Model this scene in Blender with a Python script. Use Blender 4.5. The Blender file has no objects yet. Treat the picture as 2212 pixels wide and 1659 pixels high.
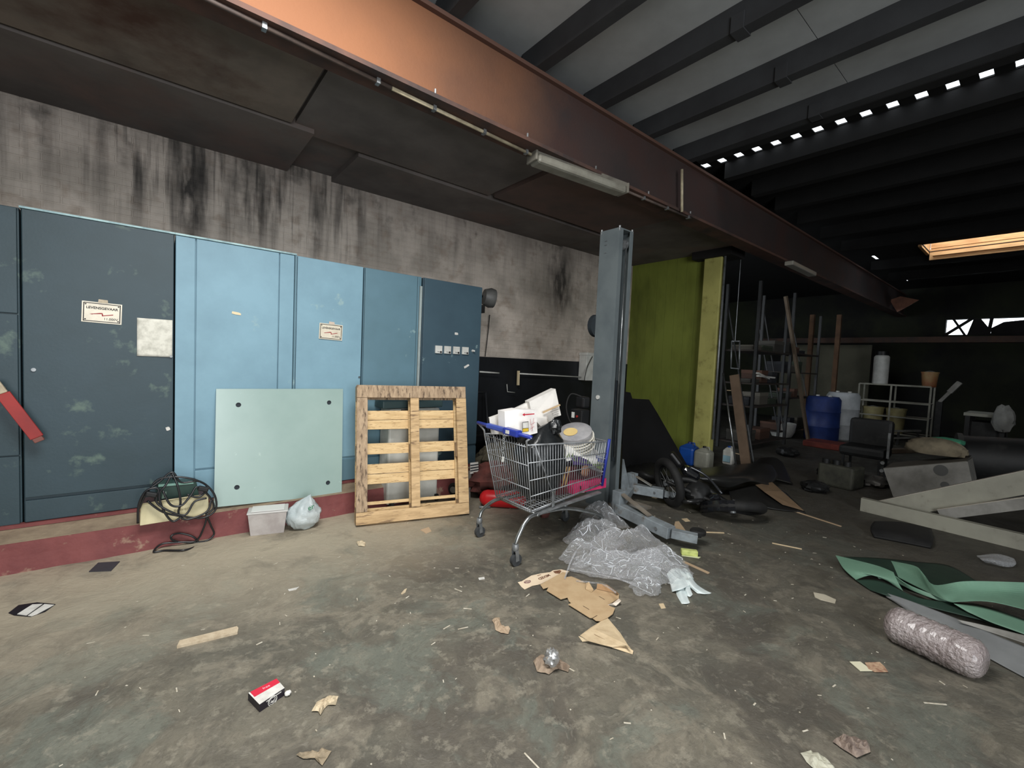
import bpy, bmesh, math, random
from mathutils import Vector as V, Matrix, noise
D = bpy.data
SC = bpy.context.scene
COL = SC.collection
random.seed(7)

# ------------------------------------------------------------------ camera
YAW, PITCH, ROLL, FPX, CX, CY = .6810, -.0512, .0454, 949.0, 1106.0, 829.5
CAM = V((0, 0, 1.5))
FW = V((math.sin(YAW)*math.cos(PITCH), math.cos(YAW)*math.cos(PITCH), math.sin(PITCH)))
R0 = V((math.cos(YAW), -math.sin(YAW), 0)); U0 = R0.cross(FW)
RT = math.cos(ROLL)*R0 + math.sin(ROLL)*U0
UP = -math.sin(ROLL)*R0 + math.cos(ROLL)*U0
cam = D.objects.new('camera', D.cameras.new('camera')); COL.objects.link(cam)
cam.data.sensor_width = 36; cam.data.lens = FPX/2212*36; cam.data.clip_start = .02; cam.data.clip_end = 200
m = Matrix((RT, UP, -FW)).transposed().to_4x4(); m.translation = CAM
cam.matrix_world = m
SC.camera = cam

def ray(x, y): return FW + RT*((x-CX)/FPX) - UP*((y-CY)/FPX)
def on(x, y, ax, val):
    d = ray(x, y); return CAM + d*((val-CAM[ax])/d[ax])
def fl(x, y, z=0.0): return on(x, y, 2, z)
def pl(x, y, p, n):
    d = ray(x, y); n = V(n); return CAM + d*((V(p)-CAM).dot(n)/d.dot(n))

# ------------------------------------------------------------------ light
SC.view_settings.view_transform = 'Standard'; SC.view_settings.look = 'None'
SC.view_settings.exposure = 1.0; SC.view_settings.gamma = 1.0
SC.view_settings.use_curve_mapping = False
w = D.worlds.new('world'); SC.world = w; w.use_nodes = True
bg = w.node_tree.nodes['Background']; bg.inputs[0].default_value = (.86, .93, 1, 1); bg.inputs[1].default_value = 2.2
def area(name, loc, aim, sx, sy, power, col):
    l = D.lights.new(name, 'AREA'); l.shape = 'RECTANGLE'; l.size = sx; l.size_y = sy; l.energy = power; l.color = col
    o = D.objects.new(name, l); COL.objects.link(o); o.location = loc
    o.rotation_euler = (V(aim)-V(loc)).to_track_quat('-Z', 'Y').to_euler(); return o
area('skylight_daylight', (.45, 1.35, 3.90), (.55, 1.6, 0), 1.8, 1.4, 100, (1, .985, .96))
area('doorway_daylight', (-.6, -4.6, 2.0), (1.0, 4, 1.3), 3.6, 3.0, 190, (.93, .97, 1))

# ------------------------------------------------------------------ materials
def lin(c):
    return tuple((v/255/12.92 if v/255 <= .04045 else ((v/255+.055)/1.055)**2.4) for v in c)
MATS = {}
def mat(name, c, c2=None, rough=.7, metal=0, scale=4, thr=(.4, .65), bump=0, bscale=40, spec=.4, det=6, stretch=(1, 1, 1), c3=None, s3=2, t3=(.5, .7), trans=0, alpha=1, coat=0):
    """base colour c, mottled with c2 (and c3), all procedural"""
    if name in MATS: return MATS[name]
    M = D.materials.new(name); M.use_nodes = True; nt = M.node_tree; N = nt.nodes; L = nt.links
    b = N['Principled BSDF']; b.inputs['Base Color'].default_value = (*lin(c), 1)
    b.inputs['Roughness'].default_value = rough; b.inputs['Metallic'].default_value = metal
    b.inputs['Specular IOR Level'].default_value = spec
    if trans: b.inputs['Transmission Weight'].default_value = trans
    if coat: b.inputs['Coat Weight'].default_value = coat
    b.inputs['Alpha'].default_value = alpha
    g = N.new('ShaderNodeNewGeometry'); mp = N.new('ShaderNodeMapping'); mp.inputs['Scale'].default_value = stretch
    L.new(g.outputs['Position'], mp.inputs['Vector']); out = None
    def nz(s, lo, hi, d=det):
        n = N.new('ShaderNodeTexNoise'); n.inputs['Scale'].default_value = s; n.inputs['Detail'].default_value = d; n.inputs['Roughness'].default_value = .62
        L.new(mp.outputs[0], n.inputs['Vector'])
        r = N.new('ShaderNodeMapRange'); r.inputs[1].default_value = lo; r.inputs[2].default_value = hi; L.new(n.outputs['Fac'], r.inputs[0]); return n, r
    def mix(fac, a, b_):
        x = N.new('ShaderNodeMix'); x.data_type = 'RGBA'; L.new(fac, x.inputs[0])
        if isinstance(a, tuple): x.inputs[6].default_value = (*a, 1)
        else: L.new(a, x.inputs[6])
        if isinstance(b_, tuple): x.inputs[7].default_value = (*b_, 1)
        else: L.new(b_, x.inputs[7])
        return x.outputs[2]
    if c2 is not None:
        n, r = nz(scale, *thr); out = mix(r.outputs[0], lin(c), lin(c2))
    if c3 is not None:
        n, r = nz(s3, *t3); out = mix(r.outputs[0], out if out is not None else lin(c), lin(c3))
    if out is not None: L.new(out, b.inputs['Base Color'])
    if bump:
        n = N.new('ShaderNodeTexNoise'); n.inputs['Scale'].default_value = bscale; n.inputs['Detail'].default_value = 5
        L.new(mp.outputs[0], n.inputs['Vector'])
        bp = N.new('ShaderNodeBump'); bp.inputs['Strength'].default_value = bump; bp.inputs['Distance'].default_value = .02
        L.new(n.outputs['Fac'], bp.inputs['Height']); L.new(bp.outputs[0], b.inputs['Normal'])
    M['mixer'] = 1
    MATS[name] = M; return M

def film(name, col, op=.3, rough=.12, bump=.4):
    """clear plastic film: partly see-through, glossy and a little milky"""
    M = D.materials.new(name); M.use_nodes = True; nt = M.node_tree; N = nt.nodes; L = nt.links
    N.remove(N['Principled BSDF']); out = N['Material Output']
    tr = N.new('ShaderNodeBsdfTransparent'); gl = N.new('ShaderNodeBsdfGlossy'); gl.inputs['Roughness'].default_value = rough
    df = N.new('ShaderNodeBsdfDiffuse'); df.inputs[0].default_value = (*col, 1)
    m1 = N.new('ShaderNodeMixShader'); m1.inputs[0].default_value = .45; L.new(df.outputs[0], m1.inputs[1]); L.new(gl.outputs[0], m1.inputs[2])
    lw = N.new('ShaderNodeLayerWeight'); lw.inputs[0].default_value = .45
    mr = N.new('ShaderNodeMapRange'); mr.inputs[3].default_value = op; mr.inputs[4].default_value = min(1, op+.45); L.new(lw.outputs['Facing'], mr.inputs[0])
    m2 = N.new('ShaderNodeMixShader'); L.new(mr.outputs[0], m2.inputs[0]); L.new(tr.outputs[0], m2.inputs[1]); L.new(m1.outputs[0], m2.inputs[2])
    L.new(m2.outputs[0], out.inputs[0])
    n = N.new('ShaderNodeTexNoise'); n.inputs['Scale'].default_value = 35; n.inputs['Detail'].default_value = 3
    g = N.new('ShaderNodeNewGeometry'); L.new(g.outputs['Position'], n.inputs['Vector'])
    bp = N.new('ShaderNodeBump'); bp.inputs['Strength'].default_value = bump; bp.inputs['Distance'].default_value = .03; L.new(n.outputs['Fac'], bp.inputs['Height'])
    for s in (gl, df, lw): L.new(bp.outputs[0], s.inputs['Normal'])
    return M

def floor_material():
    M = D.materials.new('stained_concrete'); M.use_nodes = True; nt = M.node_tree; N = nt.nodes; L = nt.links
    b = N['Principled BSDF']; g = N.new('ShaderNodeNewGeometry')
    sep = N.new('ShaderNodeSeparateXYZ'); L.new(g.outputs['Position'], sep.inputs[0])
    warp = N.new('ShaderNodeTexNoise'); warp.inputs['Scale'].default_value = 1.6; warp.inputs['Detail'].default_value = 5; L.new(g.outputs['Position'], warp.inputs['Vector'])
    wadd = N.new('ShaderNodeVectorMath'); wadd.operation = 'MULTIPLY_ADD'; wadd.inputs[1].default_value = (.6, .6, .6)
    L.new(warp.outputs['Color'], wadd.inputs[0]); L.new(g.outputs['Position'], wadd.inputs[2])
    def nz(s, lo, hi, d=7, ro=.62, w_=True, off=0):
        mp = N.new('ShaderNodeMapping'); mp.inputs['Location'].default_value = (off, off*.7, 0)
        L.new(wadd.outputs[0] if w_ else g.outputs['Position'], mp.inputs[0])
        n = N.new('ShaderNodeTexNoise'); n.inputs['Scale'].default_value = s; n.inputs['Detail'].default_value = d; n.inputs['Roughness'].default_value = ro
        L.new(mp.outputs[0], n.inputs['Vector'])
        r = N.new('ShaderNodeMapRange'); r.inputs[1].default_value = lo; r.inputs[2].default_value = hi; L.new(n.outputs['Fac'], r.inputs[0]); return r.outputs[0]
    def mix(f, a, b_):
        x = N.new('ShaderNodeMix'); x.data_type = 'RGBA'; L.new(f, x.inputs[0])
        if isinstance(a, tuple): x.inputs[6].default_value = (*lin(a), 1)
        else: L.new(a, x.inputs[6])
        x.inputs[7].default_value = (*lin(b_), 1); return x.outputs[2]
    def mul(a, b_):
        x = N.new('ShaderNodeMath'); x.operation = 'MULTIPLY'; L.new(a, x.inputs[0])
        if isinstance(b_, float): x.inputs[1].default_value = b_
        else: L.new(b_, x.inputs[1])
        return x.outputs[0]
    def rng(s, lo, hi):
        r = N.new('ShaderNodeMapRange'); r.inputs[1].default_value = lo; r.inputs[2].default_value = hi; L.new(s, r.inputs[0]); return r.outputs[0]
    c = mix(nz(2.6, .40, .60), (112, 107, 94), (93, 90, 80))
    c = mix(mul(nz(4.6, .50, .58, off=4), .7), c, (132, 125, 110))            # pale worn patches
    c = mix(mul(nz(1.3, .52, .60, off=9), .7), c, (76, 71, 64))               # oily darker areas
    c = mix(mul(nz(1.9, .53, .60, off=15), .6), c, (106, 112, 102))            # greenish paint remains
    c = mix(mul(nz(26, .60, .70, d=3, off=2), .35), c, (146, 141, 128))        # flecks
    c = mix(mul(nz(14, .60, .68, d=5, off=31), .4), c, (78, 76, 70))
    c = mix(mul(nz(7, .50, .60, d=9, ro=.72, w_=False, off=41), .45), c, (82, 77, 68))  # crisp small blotches
    c = mix(mul(nz(11, .55, .62, d=8, ro=.7, w_=False, off=51), .45), c, (150, 144, 128))
    c = mix(mul(nz(45, .55, .66, d=4, ro=.7, w_=False, off=61), .35), c, (70, 66, 58))
    dusty = mul(rng(sep.outputs[1], 2.5, 3.7), mul(rng(sep.outputs[0], 3.4, 1.8), nz(1.9, .25, .50, off=21)))
    c = mix(mul(dusty, .85), c, (184, 172, 150))                              # sandy dust along the plinth, paled to paint in the brighter light there
    dim_end = mul(rng(sep.outputs[0], 1.6, 5.5), .85)
    c = mix(dim_end, c, (66, 63, 56))                                           # light falloff towards the workshop end, painted as a darker floor
    L.new(c, b.inputs['Base Color'])
    rr = N.new('ShaderNodeMapRange'); rr.inputs[3].default_value = .5; rr.inputs[4].default_value = .85; L.new(nz(3, .35, .65, off=6), rr.inputs[0]); L.new(rr.outputs[0], b.inputs['Roughness'])
    n2 = N.new('ShaderNodeTexNoise'); n2.inputs['Scale'].default_value = 9; n2.inputs['Detail'].default_value = 9; n2.inputs['Roughness'].default_value = .7; L.new(wadd.outputs[0], n2.inputs['Vector'])
    bp = N.new('ShaderNodeBump'); bp.inputs['Strength'].default_value = .55; bp.inputs['Distance'].default_value = .03
    L.new(n2.outputs['Fac'], bp.inputs['Height']); L.new(bp.outputs[0], b.inputs['Normal'])
    return M

def wall_material(name, base, top_z, reach, stain=(34, 32, 31), alt=(150, 132, 116)):
    """whitewashed masonry with soot runs hanging from the ceiling line"""
    M = D.materials.new(name); M.use_nodes = True; nt = M.node_tree; N = nt.nodes; L = nt.links
    b = N['Principled BSDF']; b.inputs['Roughness'].default_value = .85; g = N.new('ShaderNodeNewGeometry')
    sep = N.new('ShaderNodeSeparateXYZ'); L.new(g.outputs['Position'], sep.inputs[0])
    def nz(sc, s, lo, hi, d=6):
        mp = N.new('ShaderNodeMapping'); mp.inputs['Scale'].default_value = sc; L.new(g.outputs['Position'], mp.inputs[0])
        n = N.new('ShaderNodeTexNoise'); n.inputs['Scale'].default_value = s; n.inputs['Detail'].default_value = d; L.new(mp.outputs[0], n.inputs['Vector'])
        r = N.new('ShaderNodeMapRange'); r.inputs[1].default_value = lo; r.inputs[2].default_value = hi; L.new(n.outputs['Fac'], r.inputs[0]); return r.outputs[0]
    def op(k, a, b_):
        x = N.new('ShaderNodeMath'); x.operation = k; x.use_clamp = True
        for i, v in enumerate((a, b_)):
            if isinstance(v, (int, float)): x.inputs[i].default_value = v
            else: L.new(v, x.inputs[i])
        return x.outputs[0]
    def rng(s, lo, hi):
        r = N.new('ShaderNodeMapRange'); r.inputs[1].default_value = lo; r.inputs[2].default_value = hi; L.new(s, r.inputs[0]); return r.outputs[0]
    def mix(f, a, c):
        x = N.new('ShaderNodeMix'); x.data_type = 'RGBA'; L.new(f, x.inputs[0])
        if isinstance(a, tuple): x.inputs[6].default_value = (*lin(a), 1)
        else: L.new(a, x.inputs[6])
        x.inputs[7].default_value = (*lin(c), 1); return x.outputs[2]
    c = mix(nz((1, 1, 1), 3.0, .42, .62), base, tuple(int(v*.86) for v in base))
    c = mix(op('MULTIPLY', nz((1, 1, 1), 7, .55, .7), .5), c, alt)
    # general greying towards the ceiling, then narrow vertical runs
    up = rng(sep.outputs[2], top_z-reach*.75, top_z+.1)
    c = mix(op('MULTIPLY', up, .6), c, (112, 103, 100))
    west = op('ADD', rng(sep.outputs[0], 2.1, 1.5), .22)
    west = op('MULTIPLY', west, op('ADD', rng(sep.outputs[0], -.5, .1), .35))
    streak = op('MULTIPLY', west, op('MULTIPLY', nz((5.5, 1, .45), 1.6, .48, .64), rng(sep.outputs[2], top_z-reach*1.15, top_z-reach*.45)))
    c = mix(op('MULTIPLY', streak, .85), c, stain)
    fine = op('MULTIPLY', op('MULTIPLY', west, nz((20, 1, 1.0), 1.5, .52, .68)), rng(sep.outputs[2], top_z-reach*1.2, top_z-reach*.5))
    c = mix(op('MULTIPLY', fine, .6), c, stain)
    # heavy smoke stain in one place
    dx = op('ABSOLUTE', op('SUBTRACT', sep.outputs[0], 0), 0)
    blot = nz((2.2, 1, 1.6), 3.0, .58, .7)
    c = mix(op('MULTIPLY', blot, op('MULTIPLY', up, .7)), c, stain)
    def smudge(c, x0, z0, wx, wz, amt):
        v = N.new('ShaderNodeVectorMath'); v.operation = 'SUBTRACT'; L.new(g.outputs['Position'], v.inputs[0]); v.inputs[1].default_value = (x0, 5.2, z0)
        s = N.new('ShaderNodeVectorMath'); s.operation = 'MULTIPLY'; L.new(v.outputs[0], s.inputs[0]); s.inputs[1].default_value = (1/wx, 0, 1/wz)
        ln = N.new('ShaderNodeVectorMath'); ln.operation = 'LENGTH'; L.new(s.outputs[0], ln.inputs[0])
        r = N.new('ShaderNodeMapRange'); r.inputs[1].default_value = 1; r.inputs[2].default_value = .3; L.new(ln.outputs['Value'], r.inputs[0])
        return mix(op('MULTIPLY', r.outputs[0], op('MULTIPLY', nz((3, 1, 1), 4, .25, .6), amt)), c, stain)
    c = smudge(c, 5.15, 2.85, .35, .75, .85)
    c = smudge(c, .25, 3.0, .20, .75, .95)
    c = smudge(c, .75, 3.1, .35, .6, .7)
    c = smudge(c, 1.35, 2.9, .10, .6, .7)
    L.new(c, b.inputs['Base Color'])
    n = N.new('ShaderNodeTexNoise'); n.inputs['Scale'].default_value = 60; L.new(g.outputs['Position'], n.inputs['Vector'])
    bp = N.new('ShaderNodeBump'); bp.inputs['Strength'].default_value = .35; bp.inputs['Distance'].default_value = .01
    L.new(n.outputs['Fac'], bp.inputs['Height']); L.new(bp.outputs[0], b.inputs['Normal'])
    return M

# ------------------------------------------------------------------ mesh helpers
def frame_of(d, up=(0, 0, 1)):
    d = V(d).normalized(); up = V(up)
    if abs(d.dot(up)) > .98: up = V((1, 0, 0)) if abs(d.x) < .9 else V((0, 1, 0))
    s = d.cross(up).normalized(); return s, s.cross(d).normalized()
def base_of(o):
    t = V((0, 0, 0))
    while o is not None: t += o.location; o = o.parent
    return t
class MB:
    def __init__(s): s.v = []; s.f = []
    def add(s, vs, fs):
        k = len(s.v); s.v += [V(p) for p in vs]; s.f += [tuple(i+k for i in f) for f in fs]; return s
    def box(s, a, b):
        x0, y0, z0 = a; x1, y1, z1 = b
        return s.add([(x0,y0,z0),(x1,y0,z0),(x1,y1,z0),(x0,y1,z0),(x0,y0,z1),(x1,y0,z1),(x1,y1,z1),(x0,y1,z1)],
                     [(0,3,2,1),(4,5,6,7),(0,1,5,4),(1,2,6,5),(2,3,7,6),(3,0,4,7)])
    def bar(s, p, q, w, h, up=(0, 0, 1)):
        p, q = V(p), V(q); a, b = frame_of(q-p, up); a *= w/2; b *= h/2
        return s.add([p-a-b, p+a-b, p+a+b, p-a+b, q-a-b, q+a-b, q+a+b, q-a+b],
                     [(0,1,2,3),(7,6,5,4),(0,4,5,1),(1,5,6,2),(2,6,7,3),(3,7,4,0)])
    def obox(s, o, x, y, z):
        """box from corner o along edge vectors x y z"""
        o, x, y, z = V(o), V(x), V(y), V(z)
        return s.add([o, o+x, o+x+y, o+y, o+z, o+x+z, o+x+y+z, o+y+z],
                     [(0,3,2,1),(4,5,6,7),(0,1,5,4),(1,2,6,5),(2,3,7,6),(3,0,4,7)])
    def cyl(s, p, q, r, r2=None, n=16, cap=True):
        p, q = V(p), V(q); r2 = r if r2 is None else r2; a, b = frame_of(q-p)
        vs = []
        for c, rr in ((p, r), (q, r2)):
            for i in range(n):
                t = 2*math.pi*i/n; vs.append(c+a*math.cos(t)*rr+b*math.sin(t)*rr)
        fs = [(i, (i+1) % n, n+(i+1) % n, n+i) for i in range(n)]
        if cap: fs += [tuple(range(n-1, -1, -1)), tuple(range(n, 2*n))]
        return s.add(vs, fs)
    def tube(s, pts, r, n=8, smooth=0):
        pts = [V(p) for p in pts]
        if smooth: pts = spline(pts, smooth)
        a, b = frame_of(pts[1]-pts[0]); vs = []
        for i, p in enumerate(pts):
            d = (pts[min(i+1, len(pts)-1)]-pts[max(i-1, 0)]).normalized()
            a = (a-d*a.dot(d)).normalized(); b = d.cross(a)
            for k in range(n):
                t = 2*math.pi*k/n; vs.append(p+a*math.cos(t)*r+b*math.sin(t)*r)
        fs = []
        for i in range(len(pts)-1):
            for k in range(n): fs.append((i*n+k, i*n+(k+1) % n, (i+1)*n+(k+1) % n, (i+1)*n+k))
        m_ = len(pts)-1
        fs += [tuple(range(n-1, -1, -1)), tuple(m_*n+k for k in range(n))]
        return s.add(vs, fs)
    def lathe(s, prof, o, ax=(0, 0, 1), n=24):
        o = V(o); ax = V(ax).normalized(); a, b = frame_of(ax); vs = []
        for r, h in prof:
            for k in range(n):
                t = 2*math.pi*k/n; vs.append(o+ax*h+(a*math.cos(t)+b*math.sin(t))*max(r, 1e-4))
        fs = []
        for i in range(len(prof)-1):
            for k in range(n): fs.append((i*n+k, i*n+(k+1) % n, (i+1)*n+(k+1) % n, (i+1)*n+k))
        return s.add(vs, fs)
    def torus(s, c, ax, R, r, n=28, m_=10, squash=1):
        c = V(c); ax = V(ax).normalized(); a, b = frame_of(ax); vs = []; fs = []
        for i in range(n):
            t = 2*math.pi*i/n; d = a*math.cos(t)+b*math.sin(t)
            for k in range(m_):
                u = 2*math.pi*k/m_; vs.append(c+d*(R+r*math.cos(u))+ax*(r*math.sin(u)*squash))
        for i in range(n):
            for k in range(m_): fs.append((i*m_+k, ((i+1) % n)*m_+k, ((i+1) % n)*m_+(k+1) % m_, i*m_+(k+1) % m_))
        return s.add(vs, fs)
    def prism(s, pts, th):
        """flat outline (3-D points) given thickness th (vector)"""
        n = len(pts); th = V(th); vs = [V(p) for p in pts]+[V(p)+th for p in pts]
        return s.add(vs, [tuple(range(n-1, -1, -1)), tuple(range(n, 2*n))]+[(i, (i+1) % n, n+(i+1) % n, n+i) for i in range(n)])
    def grid(s, fn, nu, nv):
        vs = [fn(i/nu, j/nv) for j in range(nv+1) for i in range(nu+1)]
        return s.add(vs, [(j*(nu+1)+i, j*(nu+1)+i+1, (j+1)*(nu+1)+i+1, (j+1)*(nu+1)+i) for j in range(nv) for i in range(nu)])
    def build(s, name, M, parent=None, smooth=False, bevel=0, solid=0, keep=False, origin=None):
        if parent is not None: o0 = base_of(parent)
        elif origin is not None: o0 = V(origin)
        elif keep: o0 = V((0, 0, 0))
        else:
            lo = V([min(p[i] for p in s.v) for i in range(3)]); hi = V([max(p[i] for p in s.v) for i in range(3)])
            o0 = V(((lo.x+hi.x)/2, (lo.y+hi.y)/2, lo.z))
        me = D.meshes.new(name); me.from_pydata([p-o0 for p in s.v], [], s.f)
        bm = bmesh.new(); bm.from_mesh(me); bmesh.ops.recalc_face_normals(bm, faces=bm.faces); 
        if smooth:
            for f in bm.faces: f.smooth = True
        bm.to_mesh(me); bm.free(); me.materials.append(M)
        o = D.objects.new(name, me); COL.objects.link(o)
        if parent is not None: o.parent = parent
        else: o.location = o0
        if smooth == 'edge':
            try: me.set_sharp_from_angle(angle=math.radians(40))
            except Exception: pass
        if solid:
            x = o.modifiers.new('solid', 'SOLIDIFY'); x.thickness = solid; x.offset = 0
        if bevel:
            x = o.modifiers.new('bevel', 'BEVEL'); x.width = bevel; x.segments = 2; x.limit_method = 'ANGLE'; x.angle_limit = math.radians(40)
        return o
def spline(pts, k):
    out = []
    P = [pts[0]]+list(pts)+[pts[-1]]
    for i in range(1, len(P)-2):
        p0, p1, p2, p3 = P[i-1:i+3]
        for j in range(k):
            t = j/k
            out.append(.5*((2*p1)+(p2-p0)*t+(2*p0-5*p1+4*p2-p3)*t*t+(3*p1-p0-3*p2+p3)*t**3))
    out.append(pts[-1]); return out
def tag(o, label=None, cat=None, group=None, kind=None):
    if label: o['label'] = label
    if cat: o['category'] = cat
    if group: o['group'] = group
    if kind: o['kind'] = kind
    return o
def thing(name, label, cat, loc, group=None):
    o = D.objects.new(name, None); COL.objects.link(o); o.location = loc; o.empty_display_size = .1
    return tag(o, label, cat, group)
def struct(o, label=None): return tag(o, label, None, None, 'structure')
def text_mesh(body, size, o, x, y, name, M, parent, depth=.0006, bold=.0):
    """flat lettering: origin o, reading direction x, up direction y"""
    c = D.curves.new('t', 'FONT'); c.body = body; c.size = size; c.extrude = depth; c.offset = bold; c.align_x = 'CENTER'; c.align_y = 'CENTER'
    t = D.objects.new('t', c); COL.objects.link(t); dg = bpy.context.evaluated_depsgraph_get()
    me = D.meshes.new_from_object(t.evaluated_get(dg)); D.objects.remove(t)
    x = V(x).normalized(); y = V(y).normalized(); z = x.cross(y); mt = Matrix((x, y, z)).transposed().to_4x4(); mt.translation = V(o)-base_of(parent)
    me.transform(mt); me.materials.clear(); me.materials.append(M); me.name = name
    ob = D.objects.new(name, me); COL.objects.link(ob); ob.parent = parent; return ob
def nz(p, s=1.0): return noise.noise(V(p)*s)
def ctrl(rows, k=6, jit=0, seed=0):
    """smooth surface through rows of points; returns fn(u,v)"""
    R = [spline([V(p) for p in r], k) for r in rows]
    n = min(len(r) for r in R); C_ = [spline([r[i] for r in R], k) for i in range(n)]
    m_ = len(C_[0])
    def fn(u, v):
        p = C_[min(int(round(u*(n-1))), n-1)][min(int(round(v*(m_-1))), m_-1)].copy()
        if jit: p.z += jit*nz(p+V((seed, 0, 0)), 6); p.x += jit*.5*nz(p+V((0, seed, 9)), 7)
        p.z = max(p.z, .003)
        return p
    return fn, n-1, m_-1
def sheet(name, rows, M, parent=None, th=.004, k=6, jit=0, seed=0, smooth=True):
    fn, nu, nv = ctrl(rows, k, jit, seed); b = MB(); b.grid(fn, nu, nv)
    return b.build(name, M, parent, smooth=smooth, solid=th)
def crumple(name, o, rx, ry, rz, M, parent=None, seed=0, amp=.25, freq=6, n=28, flat=.0, tip=None, th=0):
    """crumpled bag or ball: displaced ellipsoid resting on its flattened base"""
    b = MB(); o = V(o); vs = []; nu, nv = n, n//2
    for j in range(nv+1):
        ph = math.pi*j/nv
        for i in range(nu):
            t = 2*math.pi*i/nu; d = V((math.sin(ph)*math.cos(t), math.sin(ph)*math.sin(t), math.cos(ph)))
            k = 1+amp*(1-2*abs(noise.noise(d*freq/2.2+V((seed, seed*2, 0)))))-amp*.5+amp*.35*noise.noise(d*freq*1.7+V((seed, 0, 5)))
            p = V((d.x*rx*k, d.y*ry*k, d.z*rz*k))
            if tip and d.z > .55: q = (d.z-.55)/.45; p = p.lerp(V(tip), q*q*.95)
            p.z = max(p.z, -rz*(1-flat)); vs.append(o+p)
    fs = [(j*nu+i, j*nu+(i+1) % nu, (j+1)*nu+(i+1) % nu, (j+1)*nu+i) for j in range(nv) for i in range(nu)]
    b.add(vs, fs); return b.build(name, M, parent, smooth='edge')

# palette
dark = mat('sooty_dark', (34, 32, 31), (24, 22, 22), rough=.9, scale=2)
black_pl = mat('black_plastic', (20, 20, 21), (30, 30, 31), rough=.45, scale=5)
rubber = mat('black_rubber', (22, 22, 22), (34, 33, 32), rough=.75, scale=8)
chrome = mat('dull_chrome', (176, 180, 182), (140, 143, 143), rough=.28, metal=.9, scale=12)
galv = mat('galvanised_steel', (150, 153, 155), (118, 120, 120), rough=.45, metal=.6, scale=10)
paper_w = mat('white_paper', (222, 220, 214), (196, 193, 186), rough=.8, scale=18)
kraft = mat('brown_cardboard', (188, 162, 126), (176, 148, 112), rough=.85, scale=9, bump=.1)
kraft_l = mat('pale_cardboard', (205, 184, 150), (190, 168, 134), rough=.85, scale=14, bump=.1)
tan_tape = mat('tan_tape', (186, 172, 148), (160, 146, 124), rough=.6, scale=30)
ink = mat('black_ink', (28, 26, 28), rough=.6)
red_ink = mat('red_ink', (150, 40, 44), rough=.6)
white_pl = mat('white_plastic', (214, 214, 208), (190, 190, 184), rough=.45, scale=6)
lift_grey = mat('lift_arm_grey_paint', (134, 142, 146), (108, 113, 116), rough=.5, scale=7, c3=(96, 84, 70), s3=5, t3=(.58, .7))
grey_sheet = mat('grey_metal_sheet', (140, 138, 132), (116, 114, 108), rough=.55, scale=5)

# ------------------------------------------------------------------ structure
YW, XG, ZS = 5.2, 7.05, 3.44
b = MB(); b.box((-5, -6, -.12), (22, 9.2, 0)); fo = b.build('floor', floor_material(), keep=True); struct(fo)

wallm = wall_material('sooty_whitewash', (204, 192, 180), ZS, .95)
b = MB(); b.box((-5, YW+.0055, 1.55), (XG, YW+.25, 4.4)); wb = b.build('wall_back', wallm, keep=True); struct(wb)
# bricks of the wall: each one its own piece where they show large
BL, BH, JT = .212, .054, .0085
brick_meshes = []
for k in range(5):
    mb = MB(); dx = [random.uniform(-.0008, .0008) for _ in range(8)]
    vs = []
    for i, (x, z) in enumerate(((0, 0), (BL, 0), (BL, BH), (0, BH))): vs.append((x, 0, z))
    ins = .0035
    fr = [(ins, -.0036+dx[0], ins), (BL-ins, -.0036+dx[1], ins), (BL-ins, -.0036+dx[2], BH-ins), (ins, -.0036+dx[3], BH-ins)]
    mb.add(vs+fr, [(4,5,6,7), (0,1,5,4), (1,2,6,5), (2,3,7,6), (3,0,4,7)])
    me = D.meshes.new('brick'); me.from_pydata([p for p in mb.v], [], mb.f)
    bm = bmesh.new(); bm.from_mesh(me); bmesh.ops.recalc_face_normals(bm, faces=bm.faces); bm.to_mesh(me); bm.free()
    me.materials.append(wallm); brick_meshes.append(me)
spots = []
row = 0; z = 1.56
while z < ZS+.1:
    x = -1.6-(row % 2)*(BL+JT)/2
    while x < XG-.02:
        L_ = min(BL, XG-x)
        if L_ > .19 and (z > 2.52 or x > 3.5): spots.append((x, z))
        x += BL+JT
    z += BH+JT; row += 1
spots.sort(key=lambda s: (V((s[0], YW, s[1]))-CAM).length + (100 if (s[0] < -1.0 or s[0] > 6.0) else 0))
for i, (x, z) in enumerate(spots[:300]):
    o = D.objects.new('brick', brick_meshes[i % 5]); COL.objects.link(o); o.parent = wb; o.location = (x, YW+.005+random.uniform(0, .0018), z)
b = MB()
for (x, z) in spots[300:]:
    y = YW+.005+random.uniform(0, .0018); i_ = .0035
    b.add([(x,y,z),(x+BL,y,z),(x+BL,y,z+BH),(x,y,z+BH),(x+i_,y-.0036,z+i_),(x+BL-i_,y-.0036,z+i_),(x+BL-i_,y-.0036,z+BH-i_),(x+i_,y-.0036,z+BH-i_)],
          [(4,5,6,7),(0,1,5,4),(1,2,6,5),(2,3,7,6),(3,0,4,7)])
bs = b.build('bricks_far', wallm, wb); tag(bs, kind='stuff')
blackwall = mat('black_wall_paint', (29, 31, 35), (22, 23, 26), rough=.5, scale=3)
b = MB(); b.box((-5, YW, 0), (XG, YW+.2, 1.55)); struct(b.build('trim_1', blackwall, keep=True), 'black painted lower part of the back wall')

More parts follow.
